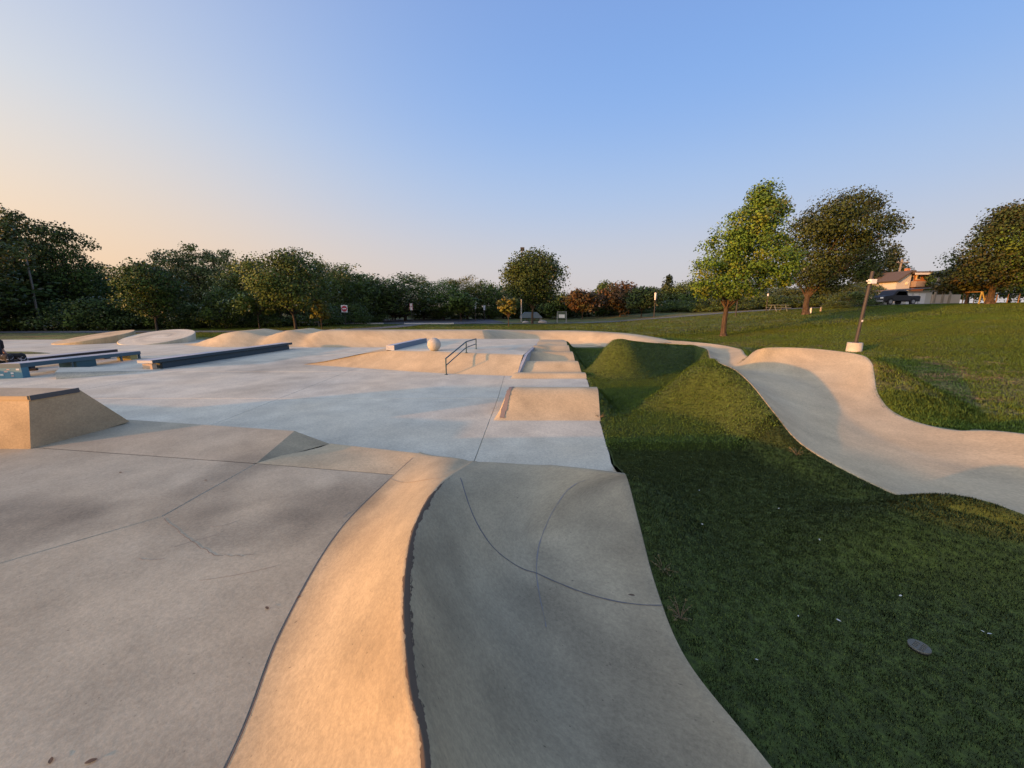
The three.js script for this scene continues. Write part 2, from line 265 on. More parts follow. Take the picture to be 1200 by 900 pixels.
// ------------------------------------------------------------------ near platform: two level slabs, a kicker slab, a tan roll
{
  const t = thing('skate_platform', 'low grey concrete platform with cracked joints below the splayed concrete block', 'platform');
  const pK0 = P(50, 525, JH), pK1 = P(300, 543, JH), pL0 = P(0, 660, JH), pL1 = P(190, 605, JH), pT = P(470, 557, JH), EH = 0.285, E0 = P(155, 492, EH), E1 = P(345, 505, EH);
  const xz = (p) => [p.x, p.z], g = 0.002;
  const jn = curveJ.filter((p) => p.z > pT.z + 0.02).map((p) => [p.x - 0.006, p.z]);
  const L2 = [-9, 3.0];
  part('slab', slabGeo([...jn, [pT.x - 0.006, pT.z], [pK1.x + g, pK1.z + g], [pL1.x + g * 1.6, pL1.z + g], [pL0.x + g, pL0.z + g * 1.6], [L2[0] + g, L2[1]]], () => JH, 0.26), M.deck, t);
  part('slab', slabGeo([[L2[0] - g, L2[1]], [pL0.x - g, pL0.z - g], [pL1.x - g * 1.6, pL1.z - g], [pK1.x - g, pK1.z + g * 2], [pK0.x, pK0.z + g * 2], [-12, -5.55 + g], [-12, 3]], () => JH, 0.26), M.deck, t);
  // kicker: rises from the joint to its far edge
  const kick = [[V(-12, JH, -5.55), V(pK0.x, JH, pK0.z), V(pK1.x - g, JH, pK1.z)], [V(-12, EH, -6.6), V(E0.x, EH, E0.z), V(E1.x, EH, E1.z)]];
  const kk = [kick[0], kick[0].map((p, i) => p.clone().lerp(kick[1][i], 0.5)), kick[1]];
  const down = kick[1].map((p) => p.clone().add(V(0.02, -0.012, -0.015))), foot = kick[1].map((p) => V(p.x + 0.03, -0.02, p.z - 0.05));
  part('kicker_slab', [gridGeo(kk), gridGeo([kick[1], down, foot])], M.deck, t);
  // shaded cheek between the kicker and the lower roll
  const q = P(386, 520, 0.10);
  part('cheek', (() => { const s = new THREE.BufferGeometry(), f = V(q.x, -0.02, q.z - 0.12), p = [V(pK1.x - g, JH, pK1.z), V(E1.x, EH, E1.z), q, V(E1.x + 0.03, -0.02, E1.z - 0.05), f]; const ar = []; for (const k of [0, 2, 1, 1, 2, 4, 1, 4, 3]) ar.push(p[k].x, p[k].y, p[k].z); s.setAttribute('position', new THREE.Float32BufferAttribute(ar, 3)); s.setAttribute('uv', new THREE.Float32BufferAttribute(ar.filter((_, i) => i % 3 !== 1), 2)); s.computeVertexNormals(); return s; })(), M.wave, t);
  // the roll: a shallow rise to a rounded crest, then down to the floor
  const c1 = P(490, 531, 0.30), rows = [];
  const a0 = V(pK1.x, JH, pK1.z), a1 = V(pT.x, JH, pT.z);
  const at = (i) => { const s = i / 8; return [a0.clone().lerp(a1, s), q.clone().lerp(c1, s)]; };
  for (const f of [0, 0.3, 0.6, 0.85, 1]) { const r = []; for (let i = 0; i <= 8; i++) { const [A, B] = at(i); r.push(V(mix(A.x, B.x, f), mix(A.y, B.y, f * f * (3 - 2 * f)), mix(A.z, B.z, f))); } rows.push(r); }
  for (const [dz, k] of [[0.02, 0.97], [0.05, 0.86], [0.09, 0.6], [0.13, 0.25], [0.17, -0.15]]) { const r = []; for (let i = 0; i <= 8; i++) { const B = at(i)[1]; r.push(V(B.x, Math.max(-0.03, B.y * k), B.z - dz)); } rows.push(r); }
  part('roll', gridGeo(rows), M.bank, t);
  // rubber scuffs left by wheels
  { const S = mulberry(77), sm = std(lin(0.32, 0.27, 0.2)); for (let i = 0; i < 9; i++) { const x = -3.6 + 2.5 * S(), z = -1.2 - 2.4 * S(), a = -0.9 + 0.9 * S(), L = 0.15 + 0.5 * S(), c = (S() - 0.5) * 1.6, pts = []; if (x > -1.35 || (x < -2.6 && z < -2.2)) continue; for (let k = 0; k <= 14; k++) { const f = k / 14 - 0.5, q = a + c * f; pts.push(V(x + Math.cos(q) * L * f, JH, z + Math.sin(q) * L * f)); } part('scuff_mark', ribbon(pts, 0.0035 + 0.004 * S(), 0.0012, 1.0, 40 + i), sm, t); } }
  // hairline crack in the level slab
  const cr = []; const R = mulberry(5); const c0 = [[192, 607], [214, 628], [232, 640], [252, 650], [275, 652], [300, 650]]; for (let i = 0; i < c0.length - 1; i++) for (let k = 0; k < 6; k++) cr.push(P(mix(c0[i][0], c0[i + 1][0], k / 6) + (R() - 0.5) * 3, mix(c0[i][1], c0[i + 1][1], k / 6) + (R() - 0.5) * 2.5, JH));
  part('crack', ribbon(cr, 0.0028, 0.0012, 0.9, 4), M.joint, t);
}

// ------------------------------------------------------------------ the wave: lit bank, worn lip, hollow behind it
const waveRows = [];
{
  const N = curveJ.length;
  for (let i = 0; i < N; i++) {
    const J = curveJ[i], C = curveC[i], T = curveT[i], R = curveR[i], row = [], end = sstep(0.78, 1, i / (N - 1));
    for (let k = 0; k <= 14; k++) { const s = k / 14, e = mix(mix(s * s * 0.72 + s * 0.28, s * s * (3 - 2 * s), 0.18), s * s * (3 - 2 * s), end * 0.9); row.push(V(mix(J.x, C.x, s * 0.97), J.y + (C.y - 0.012 - J.y) * e, mix(J.z, C.z, s * 0.97))); }
    row.push(V(C.x, C.y, C.z));
    row.push(V(mix(C.x, T.x, 0.03), C.y - 0.012 * (1 - end), mix(C.z, T.z, 0.03)));
    for (let k = 1; k <= 18; k++) { const s = k / 18, drop = mix(1 - Math.pow(1 - s, 2.25), s * s * (3 - 2 * s), end); row.push(V(mix(C.x, T.x, 0.03 + 0.97 * s), mix(C.y - 0.014, T.y, drop), mix(C.z, T.z, 0.03 + 0.97 * s))); }
    for (let k = 1; k <= 10; k++) { const s = k / 10; row.push(V(mix(T.x, R.x, s), mix(T.y, R.y, s * s), mix(T.z, R.z, s))); }
    row.push(V(R.x + 0.012, R.y - 0.02, R.z)); row.push(V(R.x + 0.015, R.y - 0.35, R.z));
    waveRows.push(row);
  }
  const last = waveRows[N - 1];   // far side: over the crest and down to the floor
  for (const [dz, k] of [[0.04, 0.985], [0.09, 0.93], [0.16, 0.80], [0.26, 0.55], [0.38, 0.26], [0.5, 0.06], [0.6, -0.06]]) waveRows.push(last.map((p) => V(p.x + dz * 0.07, Math.min(p.y * k, p.y), p.z - dz)));
  const t = thing('concrete_wave', 'tall curved concrete wave with a black worn lip and a hollow beside the green turf', 'ramp');
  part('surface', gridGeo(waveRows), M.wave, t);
  part('joint', ribbon(curveJ.slice(0, 88), 0.0055, 0.002, 0.35, 7), M.joint, t);
  // grime ground into the lip by boards: ragged outline
  const onRow = (i, f) => { const r = waveRows[i], j = Math.floor(f), q = Math.min(j + 1, r.length - 1); return r[j].clone().lerp(r[q], f - j); };
  const strip = (f0, f1, i0, i1, rag, seed, up) => { const rows = []; const n = (i1 - i0) * 5; for (let k = 0; k <= n; k++) { const fi = i0 + k / 5, a = Math.floor(fi), b = Math.min(a + 1, i1 + 1), w = fi - a; const ends = sstep(0, 14, k) * sstep(0, 60, n - k); const lo = f0 + rag * (0.65 * fbm(k * 0.05, 1.5, 2, seed) + 0.35 * fbm(k * 0.3, 4.5, 3, seed) - 0.5) * 1.3 + (1 - ends) * 0.9, hi = f1 + rag * (0.6 * fbm(k * 0.06, 8.5, 2, seed + 3) + 0.4 * fbm(k * 0.3, 2.5, 3, seed + 3) - 0.5) - (1 - ends) * 0.9; const r = []; for (let m = 0; m <= 6; m++) { const f = mix(lo, Math.max(lo + 0.05, hi), m / 6); r.push(onRow(a, f).lerp(onRow(b, f), w).add(V(-0.0005, up, 0))); } rows.push(r); } return gridGeo(rows); };
  part('worn_lip', strip(14.7, 15.95, 3, 82, 1.8, 91, 0.0025), M.lip, t);
  // construction joint that curves through the hollow
  const seam = []; for (let k = 0; k <= 60; k++) { const s = k / 60; const i = mix(80.5, 48, 1 - Math.pow(1 - s, 1.9)), f = mix(17.5, 44, Math.pow(s, 0.9)), a = Math.floor(i); seam.push(onRow(a, f).lerp(onRow(a + 1, f), i - a)); }
  part('joint', ribbon(seam, 0.008, 0.003, 0.5, 17), std(lin(0.16, 0.15, 0.14)), t);
  const scuff = []; for (let k = 0; k <= 40; k++) { const s = k / 40, i = mix(82.5, 45, s), f = mix(39, 33.2, Math.pow(s, 0.6)), a = Math.floor(i); scuff.push(onRow(a, f).lerp(onRow(a + 1, f), i - a)); }
  part('scuff_mark', ribbon(scuff, 0.007, 0.0025, 1.0, 19), std(lin(0.27, 0.25, 0.22)), t);
  const seam2 = []; for (let f = 0; f <= 13.5; f += 0.5) { const i = 76 + f * 0.22, a = Math.floor(i); seam2.push(onRow(a, f).lerp(onRow(a + 1, f), i - a)); }
  part('joint', ribbon(seam2, 0.006, 0.002, 0.5, 23), std(lin(0.3, 0.25, 0.2)), t);
}

// ------------------------------------------------------------------ splayed block on the platform
{
  const t = thing('concrete_block', 'splayed concrete block with a steel edge standing on the platform', 'block');
  const xr = -5.98, top = 0.92, z0 = -4.6;
  const A = [V(-9.2, 0.2, z0 + 0.02), V(-6.07, 0.2, z0 + 0.02), V(-5.80, 0.30, -5.60), V(-9.2, 0.3, -6.0)], B = [V(-9.2, top, z0 - 0.03), V(xr, top, z0 - 0.03), V(-5.9, top, -5.10), V(-9.2, top, -5.25)];
  const quad = (a, b, c, d) => { const r = []; for (let i = 0; i <= 4; i++) r.push([0, 1, 2, 3, 4].map((j) => a.clone().lerp(b, j / 4).lerp(d.clone().lerp(c, j / 4), i / 4))); return gridGeo(r); };
  const fix = (g) => { const p = g.attributes.position, n = g.attributes.normal, u = []; for (let i = 0; i < p.count; i++) u.push(Math.abs(n.getX(i)) > 0.6 ? p.getZ(i) : p.getX(i), Math.abs(n.getY(i)) > 0.6 ? p.getZ(i) : p.getY(i)); g.setAttribute('uv', new THREE.Float32BufferAttribute(u, 2)); return g; };
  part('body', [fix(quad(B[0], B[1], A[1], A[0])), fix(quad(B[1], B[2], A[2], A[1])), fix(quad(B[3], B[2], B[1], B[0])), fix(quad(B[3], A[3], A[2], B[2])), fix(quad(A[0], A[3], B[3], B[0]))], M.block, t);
  const e = (a, b, w, h) => { const d = b.clone().sub(a), g = new THREE.BoxGeometry(w, h, d.length()); g.applyQuaternion(new THREE.Quaternion().setFromUnitVectors(V(0, 0, -1), d.clone().normalize())); const c = a.clone().add(b).multiplyScalar(0.5); g.translate(c.x, c.y, c.z); return g; };
  part('steel_edge', e(B[1].clone().add(V(0.004, -0.024, 0.003)), B[2].clone().add(V(0.004, -0.024, -0.01)), 0.02, 0.06), M.steel, t);
  part('cap_strip', e(B[0].clone().add(V(0, -0.022, 0.006)), B[1].clone().add(V(-0.01, -0.022, 0.006)), 0.014, 0.05), M.block, t);
}

// ------------------------------------------------------------------ bank beside the turf
{
  const t = thing('roller_bank', 'short tan concrete bank with a scuffed brown edge beside the turf', 'ramp');
  const prof = [[-6.62, -0.01], [-6.76, 0.04], [-6.92, 0.12], [-7.1, 0.225], [-7.28, 0.325], [-7.42, 0.385], [-7.55, 0.405], [-7.72, 0.395], [-7.95, 0.32], [-8.3, 0.17], [-8.6, 0.06], [-8.85, -0.02]], rows = [];
  const off = [0, 0.04, 0.1, 0.2, 0.3];
  for (const [z, h] of prof) {
    const xl = mix(-0.36, -0.14, clamp((-6.62 - z) / 1.1)), xe = mix(1.575, 1.93, (-6.62 - z) / 2.5) + 0.012, r = [];
    r.push(V(xl - 0.02, -0.02, z)); for (const o of off.slice(1)) r.push(V(xl + o * 0.45, h * Math.sin(o / 0.3 * Math.PI / 2), z));
    for (let k = 1; k <= 6; k++) r.push(V(mix(xl + 0.14, xe, k / 6), h, z));
    r.push(V(xe + 0.01, h - 0.02, z), V(xe + 0.012, -0.25, z)); rows.push(r);
  }
  part('surface', gridGeo(rows), M.bank, t);
  const lip = []; for (let k = 0; k <= 30; k++) { const z = mix(-6.72, -7.75, k / 30), f = clamp((-6.62 - z) / 1.1); let i = 0; while (i < prof.length - 2 && prof[i + 1][0] > z) i++; const h = mix(prof[i][1], prof[i + 1][1], (z - prof[i][0]) / (prof[i + 1][0] - prof[i][0])); lip.push(V(mix(-0.36, -0.14, f) + 0.15, Math.max(0.006, h + 0.004), z)); }
  part('worn_edge', ribbon(lip, 0.09, 0.002, 0.4, 31), M.worn, t);
}

// ------------------------------------------------------------------ raised deck with banks, side wall and rollers
{
  const DH = 0.5;
  const t = thing('raised_deck', 'low raised concrete deck with tan banks below the concrete ball and handrail', 'deck');
  const b = [P(352, 427, 0), P(430, 432, 0), P(523, 438, 0), P(605, 441, 0)], u = [P(452, 411, DH), P(490, 411.7, DH), P(530, 413, DH), P(613, 416, DH)];
  const n = 24, sb = spline(b, n), su = spline(u, n), rows = [];
  for (const s of [0, 0.06, 0.2, 0.5, 0.8, 0.93, 1, 1.06]) rows.push(sb.map((p, i) => { const q = su[i], e = s >= 1 ? 1 : mix(s, s * s * (3 - 2 * s), 0.35); return V(mix(p.x, q.x, s), s > 1 ? DH : mix(-0.012, DH, e), mix(p.z, q.z, s)); }));
  const back = 18.6;
  const leftRow = (z) => { const f = (z + 13.45) / (-back + 13.45), xt = mix(u[0].x, -4.0, f), xb = mix(b[0].x, -6.3, f); return [V(xb, -0.012, z + (1 - f) * (b[0].z - z)), V(mix(xb, xt, 0.3), 0.12, z), V(mix(xb, xt, 0.7), 0.38, z), V(xt, DH, z)]; };
  const lr = []; for (let k = 0; k <= 6; k++) lr.push(leftRow(mix(u[0].z, -back, k / 6)));
  part('front_bank', gridGeo(rows), M.bank, t);
  part('left_bank', gridGeo(lr), M.bank, t);
  const top = su.map((p, i) => [mix(sb[i].x, p.x, 1.05), mix(sb[i].z, p.z, 1.05)]);
  const dx = [[0.99, -15.9], [1.25, -17.2], [1.3, -back]];
  part('deck_slab', slabGeo([...top, ...dx, [-4.0, -back]], () => DH + 0.002, 0.12), M.floor, t);
  // side wall facing the rollers, its near end follows the bank
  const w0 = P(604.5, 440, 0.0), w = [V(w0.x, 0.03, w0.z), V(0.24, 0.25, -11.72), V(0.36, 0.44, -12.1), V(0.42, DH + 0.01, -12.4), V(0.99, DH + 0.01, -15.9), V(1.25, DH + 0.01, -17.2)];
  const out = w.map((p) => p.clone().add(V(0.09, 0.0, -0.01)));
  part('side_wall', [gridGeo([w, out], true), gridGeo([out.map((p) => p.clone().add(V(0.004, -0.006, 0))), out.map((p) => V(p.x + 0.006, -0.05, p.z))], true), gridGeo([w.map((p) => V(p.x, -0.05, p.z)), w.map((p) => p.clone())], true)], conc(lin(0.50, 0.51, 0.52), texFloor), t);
  // rollers: one bank after another, each higher
  const z = edgeFar.filter((p) => p.z < -10.3), rr = [], zc = spline(z, 90);
  for (const p of zc) { const xl = p.z > -11.1 ? -0.2 + 0.3 * clamp((-10.4 - p.z) / 0.7) : mix(0.12, 1.3, clamp((-11.1 - p.z) / 6)); const hh = p.y - 0.004, r = []; for (let k = 0; k <= 6; k++) r.push(V(mix(xl, p.x + 0.01, k / 6), hh, p.z)); r.push(V(p.x + 0.02, hh - 0.02, p.z), V(p.x + 0.022, -0.3, p.z)); rr.push(r); }
  part('rollers', gridGeo(rr), M.bank, t);
}
// low painted curb ledge on the deck
{
  const a = P(462, 410.5, 0.5), b = P(500, 401.2, 0.5), t = thing('curb_ledge', 'low slate blue curb ledge behind the concrete ball', 'ledge', [a.x, 0.5, a.z], Math.atan2(-(b.x - a.x), -(b.z - a.z)));
  const L = a.distanceTo(b);
  part('curb', box(0.30, 0.17, L, -0.15, 0.085, -L / 2), conc(lin(0.62, 0.62, 0.62), texFloor), t);
  part('steel_edge', [box(0.012, 0.165, L, 0.005, 0.083, -L / 2), box(0.05, 0.012, L, -0.02, 0.176, -L / 2)], std(lin(0.13, 0.19, 0.26), { roughness: 0.5 }), t);
}
{ // handrail
  const p0 = P(523, 439, 0.0), p1 = P(546.5, 413.5, 0.5), p2 = P(558, 409, 0.5);
  const t = thing('handrail', 'dark teal double handrail running down the tan bank', 'handrail', [p0.x, 0, p0.z]);
  const o = (p, y) => V(p.x - p0.x, p.y + y, p.z - p0.z), r = 0.021;
  const a = o(p0, 0.49), b = o(p1, 0.37), c = o(p2, 0.37), a2 = o(p0, 0.28), b2 = o(p1, 0.18), c2 = o(p2, 0.19);
  const ball = (p, k) => { const g = new THREE.SphereGeometry(k, 10, 8); g.translate(p.x, p.y, p.z); return g; };
  part('top_rail', [bar(a, b, r), bar(b, c, r), ball(a, r), ball(b, r), ball(c, r)], M.teal, t);
  part('lower_rail', [bar(a2, b2, r * 0.8), bar(b2, c2, r * 0.8)], M.teal, t);
  part('post', bar(o(p0, -0.05), a, r * 0.95), M.teal, t); part('post', bar(o(p1, -0.05), b, r * 0.95), M.teal, t); part('post', bar(o(p2, -0.05), c, r * 0.95), M.teal, t);
  for (const p of [p0, p1, p2]) part('foot_plate', cyl(0.05, 0.05, 0.012, p.x - p0.x, p.y + 0.001, p.z - p0.z, 14), M.teal, t);
}
{ // ball
  const p = P(509, 411, 0.5), pts = []; for (let i = 0; i <= 24; i++) { const a = -Math.PI / 2 + i / 24 * Math.PI; pts.push(new THREE.Vector2(Math.max(0.0001, 0.235 * Math.cos(a)), Math.max(-0.222, 0.235 * Math.sin(a)))); }
  const g = new THREE.LatheGeometry(pts, 32), pa = g.attributes.position; for (let i = 0; i < pa.count; i++) { const k = 1 + 0.012 * (fbm(pa.getX(i) * 9 + pa.getZ(i) * 5, pa.getY(i) * 9, 3, 3) - 0.5); pa.setXYZ(i, pa.getX(i) * k, pa.getY(i) * k, pa.getZ(i) * k); } g.computeVertexNormals();
  const m = single('concrete_ball', g, conc(lin(0.62, 0.57, 0.47), texDeck, 0.006), 'round concrete ball on the raised deck by the handrail', 'ball'); m.position.set(p.x, 0.5 + 0.222, p.z);
}

// ------------------------------------------------------------------ far bank with two rollers and the pocket turn
{
  const crest = (x) => { const k = [[-18.2, -0.03], [-17.3, 0.06], [-16.4, 0.34], [-15.6, 0.62], [-14.9, 0.73], [-14.2, 0.64], [-13.3, 0.45], [-12.75, 0.62], [-12.15, 0.77], [-11.6, 0.68], [-11.05, 0.57], [-10.7, 0.66], [-10.3, 0.75], [-9.4, 0.755], [0, 0.755]]; let i = 0; while (i < k.length - 2 && x > k[i + 1][0]) i++; const f = clamp((x - k[i][0]) / (k[i + 1][0] - k[i][0])); return mix(k[i][1], k[i + 1][1], f * f * (3 - 2 * f) * 0.5 + f * 0.5); };
  const t = thing('far_bank', 'long tan concrete bank with two rollers and a pocket turn before the lawn', 'ramp');
  const rows = [], prof = [0, 0.06, 0.2, 0.38, 0.58, 0.78, 0.92, 1];
  const station = (toe, lip, h, back, toeH = -0.012) => { const r = []; for (const s of prof) r.push(V(mix(toe.x, lip.x, s), toeH + (h - toeH) * mix(s, s * s * (3 - 2 * s), 0.6), mix(toe.z, lip.z, s))); r.push(V(mix(lip.x, back.x, 0.03), h + 0.004, mix(lip.z, back.z, 0.03))); for (const s of [0.3, 0.7, 1]) r.push(V(mix(lip.x, back.x, s), h + 0.004, mix(lip.z, back.z, s))); for (const [s, k] of [[1.15, 0.7], [1.35, 0.25], [1.5, -0.25]]) r.push(V(mix(lip.x, back.x, s), h * k - 0.02, mix(lip.z, back.z, s))); return r; };
  const S = [];
  for (let x = -18.2; x <= -2.0; x += 0.27) { const h = crest(x), w = mix(0.5, 1.55, clamp(h / 0.75)); S.push([V(x, 0, -21.0 + w), V(x, 0, -21.0), h, V(x, 0, x < -10.2 ? -23.4 : -22.0)]); }
  for (const s of S) rows.push(station(...s));
  // pocket: the face steps back round a rounded nose, runs across and turns towards the camera
  const pocket = [[V(-1.35, 0, -19.55), V(-1.65, 0, -21.0), 0.755, V(-1.6, 0, -22.0)], [V(-0.75, 0, -19.95), V(-1.4, 0, -21.25), 0.74, V(-1.5, 0, -22.4)], [V(-0.35, 0, -20.7), V(-1.2, 0, -21.8), 0.71, V(-1.4, 0, -22.9)], [V(0.0, 0, -21.4), V(-0.7, 0, -22.7), 0.655, V(-0.9, 0, -23.7)], [V(0.8, 0, -21.9), V(0.5, 0, -23.4), 0.60, V(0.4, 0, -24.3)], [V(1.9, 0, -21.9), V(2.1, 0, -23.4), 0.58, V(2.1, 0, -24.3)], [V(2.9, 0, -21.4), V(3.6, 0, -22.8), 0.60, V(3.8, 0, -23.7)], [V(3.7, 0, -20.6), V(4.8, 0, -21.6), 0.62, V(5.3, 0, -22.3)], [V(4.2, 0, -19.6), V(5.65, 0, -20.2), 0.62, V(6.3, 0, -20.6)], [V(4.5, 0, -18.6), V(6.2, 0, -18.9), 0.57, V(6.9, 0, -19.2)], [V(4.6, 0, -17.6), V(6.5, 0, -17.75), 0.52, V(7.2, 0, -17.9)], [V(4.6, 0, -16.9), V(6.45, 0, -16.95), 0.45, V(7.1, 0, -17.0)]];
  const c0 = spline(pocket.map((p) => p[0]), 56), c1 = spline(pocket.map((p) => V(p[1].x, p[2], p[1].z)), 56), c2 = spline(pocket.map((p) => p[3]), 56);
  for (let i = 0; i < 56; i++) rows.push(station(c0[i], V(c1[i].x, 0, c1[i].z), c1[i].y, c2[i], i > 30 ? mix(-0.012, 0.2, (i - 30) / 25) : -0.012));
  part('surface', gridGeo(rows, true), M.bank, t);
  const fl = []; for (const [x, z] of [[-1.2, -19.6], [2.0, -18.0], [4.4, -16.8], [4.8, -19.0], [4.0, -20.7], [2.0, -22.0], [0.5, -22.0], [-0.5, -20.8]]) fl.push([x, z]);
  part('pocket_floor', slabGeo(fl, (x, z) => 0.012 + 0.16 * sstep(-20.5, -16.8, z) * sstep(1.5, 4.4, x), 0.1), M.bank, t);
}

let bankRows;
// ------------------------------------------------------------------ pump track on the right and its outer grass bank
{
  const rows = [], out = [];
  for (let i = 0; i < NT; i++) {
    const L = tL[i], R = tR[i], s0 = i / (NT - 1), r = [];
    r.push(V(L.x - 0.012, L.y - 0.3, L.z), V(L.x - 0.01, L.y - 0.015, L.z));
    const F = Math.min(tF[i], L.y - 0.02, R.y - 0.02); for (let k = 0; k <= 26; k++) { const s = k / 26, up = Math.pow(clamp((s - 0.6) / 0.4), 1.35), lf = Math.pow(clamp(1 - s / 0.34), 2); r.push(V(mix(L.x, R.x, s), F + (R.y - F) * up + (L.y - F) * lf, mix(L.z, R.z, s))); }
    const d = tR[Math.min(i + 1, NT - 1)].clone().sub(tR[Math.max(i - 1, 0)]).setY(0).normalize(), nx = -d.z, nz = d.x;
    r.push(V(R.x + nx * 0.05, R.y + 0.004, R.z + nz * 0.05), V(R.x + nx * 0.07, R.y - 0.02, R.z + nz * 0.07), V(R.x + nx * 0.072, R.y - 0.3, R.z + nz * 0.072));
    rows.push(r);
    const o = [], rim = R.y - 0.02;
    for (let k = 0; k <= 22; k++) { const s = k / 22, w = 0.06 + s * (i > 118 ? 1.5 : 2.0), x = R.x + nx * w, z = R.z + nz * w, e = s * s * (3 - 2 * s) * 0.75 + s * 0.25, base = 2.8 * Math.tanh(0.085 * softplus(x - 12, 2) / 2.8) - 0.14; o.push(V(x, mix(rim, base, e) + 0.05 * (fbm(x * 2.1, z * 2.1, 3, 15) - 0.5) * Math.sin(Math.PI * s), z)); }
    out.push(o);
  }
  bankRows = out;
  const t = thing('pump_track', 'winding dished concrete pump track with a banked turn between turf and lawn', 'track');
  part('surface', gridGeo(rows), M.track, t);
  const g = gridGeo(out), p = g.attributes.position, col = [], uv = [];
  for (let i = 0; i < p.count; i++) { const x = p.getX(i), z = p.getZ(i), d = dirtAt(x, z), k = 0.8 + 0.4 * fbm(x * 0.21, z * 0.21, 4, 61); col.push(mix(k, 1.6, d), mix(k, 1.0, d), mix(k, 1.15, d)); uv.push(x, z); }
  g.setAttribute('color', new THREE.Float32BufferAttribute(col, 3)); g.setAttribute('uv', new THREE.Float32BufferAttribute(uv, 2));
  struct('track_bank', g, M.lawn, 'grassy outer bank with bare soil behind the banked turn of the pump track', 'grass bank');
}

// ------------------------------------------------------------------ artificial turf with its mounds
let turfAt;
{
  const Lpts = [...edgeL.map((p) => p.clone()), ...edgeFar], Ls = []; { const c = spline(Lpts, 600); for (let k = 0; k < 600; k++) Ls.push(c[k]); }
  const Rs = spline(trackL, 600);
  // walk both edges by depth
  const at = (arr, z) => { let lo = 0; while (lo < arr.length - 2 && arr[lo + 1].z > z) lo++; const a = arr[lo], b = arr[lo + 1], f = clamp((z - a.z) / ((b.z - a.z) || 1)); return a.clone().lerp(b, f); };
  // the right edge doubles back a little in depth near the crest; make it monotone
  const mono = []; let zmin = 99; for (const p of Rs) if (p.z < zmin - 0.004) { mono.push(p); zmin = p.z; }
  const NV = 220, NU = 70, rows = [];
  const base = (z) => mix(0.0, 0.24, sstep(-13.5, -17, z));
  turfAt = (z, u) => {
    const A = at(Ls, z), B = at(mono, z), W = B.x - A.x, x = mix(A.x, B.x, u), dl = u * W, dr = (1 - u) * W;
    const b0 = base(z), sg = 0.36 + 0.66 * Math.exp(-Math.pow((z + 7.8) / 0.95, 2));
    const wl = Math.exp(-Math.pow(dl / mix(0.5, 0.26, sstep(-4, -5.5, z)), 2)), wr = Math.exp(-Math.pow(dr / sg, 2.4));
    let h = b0 + (A.y - 0.03 - b0) * wl + (B.y - 0.012 - b0) * wr;
    { const ax = 3.32, az = -11.7, bx = 6.75, bz = -14.8, t = clamp(((x - ax) * (bx - ax) + (z - az) * (bz - az)) / ((bx - ax) ** 2 + (bz - az) ** 2)), d = Math.hypot(x - mix(ax, bx, t), z - mix(az, bz, t)); const m2 = mix(1.05, 0.56, Math.pow(t, 0.8)) * Math.exp(-Math.pow(d / 0.72, 2.7)); const k2 = 0.12, q2 = clamp(0.5 + 0.5 * (m2 - h) / k2); h = mix(h, m2, q2) + k2 * q2 * (1 - q2) * sstep(0.02, 0.2, m2); }
    { const m3 = 0.36 * Math.exp(-Math.pow(Math.hypot((x - 3.75) / 1.0, (z + 2.95) / 0.5), 2.4)); h = Math.max(h, m3, h * 0.55 + m3 * 0.75); }
    h += 0.03 * (fbm(x * 0.8, z * 0.8, 3, 77) - 0.5) * (1 - wl) * (1 - wr);
    return V(x, h, z);
  };
  for (let i = 0; i < NV; i++) { const z = mix(3, -17.2, i / (NV - 1)); const r = []; for (let j = 0; j < NU; j++) r.push(turfAt(z, j / (NU - 1))); rows.push(r); }
  const g = gridGeo(rows), p = g.attributes.position, uv = []; for (let i = 0; i < p.count; i++) uv.push(p.getX(i), p.getZ(i)); g.setAttribute('uv', new THREE.Float32BufferAttribute(uv, 2));
  struct('artificial_turf', g, M.turf, 'dark green artificial turf with mounds beside the concrete', 'turf');
}

// blades: a tuft of small bent blades, scattered
function tuftGeo(n, r, h, w, seed, flat = 0.5) {
  const R = mulberry(seed), pos = [], nor = [];
  for (let k = 0; k < n; k++) {
    const a = R() * 6.283, q = r * Math.sqrt(R()), x = q * Math.cos(a), z = q * Math.sin(a), b = R() * 6.283, hh = h * (0.6 + 0.6 * R()), lx = (R() - 0.5) * hh * 1.1, lz = (R() - 0.5) * hh * 1.1, dx = Math.cos(b) * w, dz = Math.sin(b) * w;
    pos.push(x - dx, 0, z - dz, x + dx, 0, z + dz, x + lx, hh, z + lz);
    const nn = V(2 * dx, 0, 2 * dz).cross(V(lx + dx, hh, lz + dz)).normalize(); if (nn.y < 0) nn.negate(); nn.y += flat; nn.normalize(); for (let i = 0; i < 3; i++) nor.push(nn.x, nn.y, nn.z);
  }
  const g = new THREE.BufferGeometry(); g.setAttribute('position', new THREE.Float32BufferAttribute(pos, 3)); g.setAttribute('normal', new THREE.Float32BufferAttribute(nor, 3)); return g;
}
function scatter(name, geo, mat, spots, label, category, tint) {
  const m = new THREE.InstancedMesh(geo, mat, spots.length), o = new THREE.Object3D(), c = new THREE.Color(); let R = mulberry(spots.length);
  spots.forEach(([x, y, z, s], i) => { o.position.set(x, y, z); o.rotation.set(0, R() * 6.283, 0); o.scale.setScalar(s * (0.75 + 0.5 * R())); o.updateMatrix(); m.setMatrixAt(i, o.matrix); m.setColorAt(i, tint(c, x, z, R)); });
  m.name = numbered(name); m.userData = { kind: 'stuff', label, category }; m.castShadow = m.receiveShadow = true; scene.add(m); return m;
}
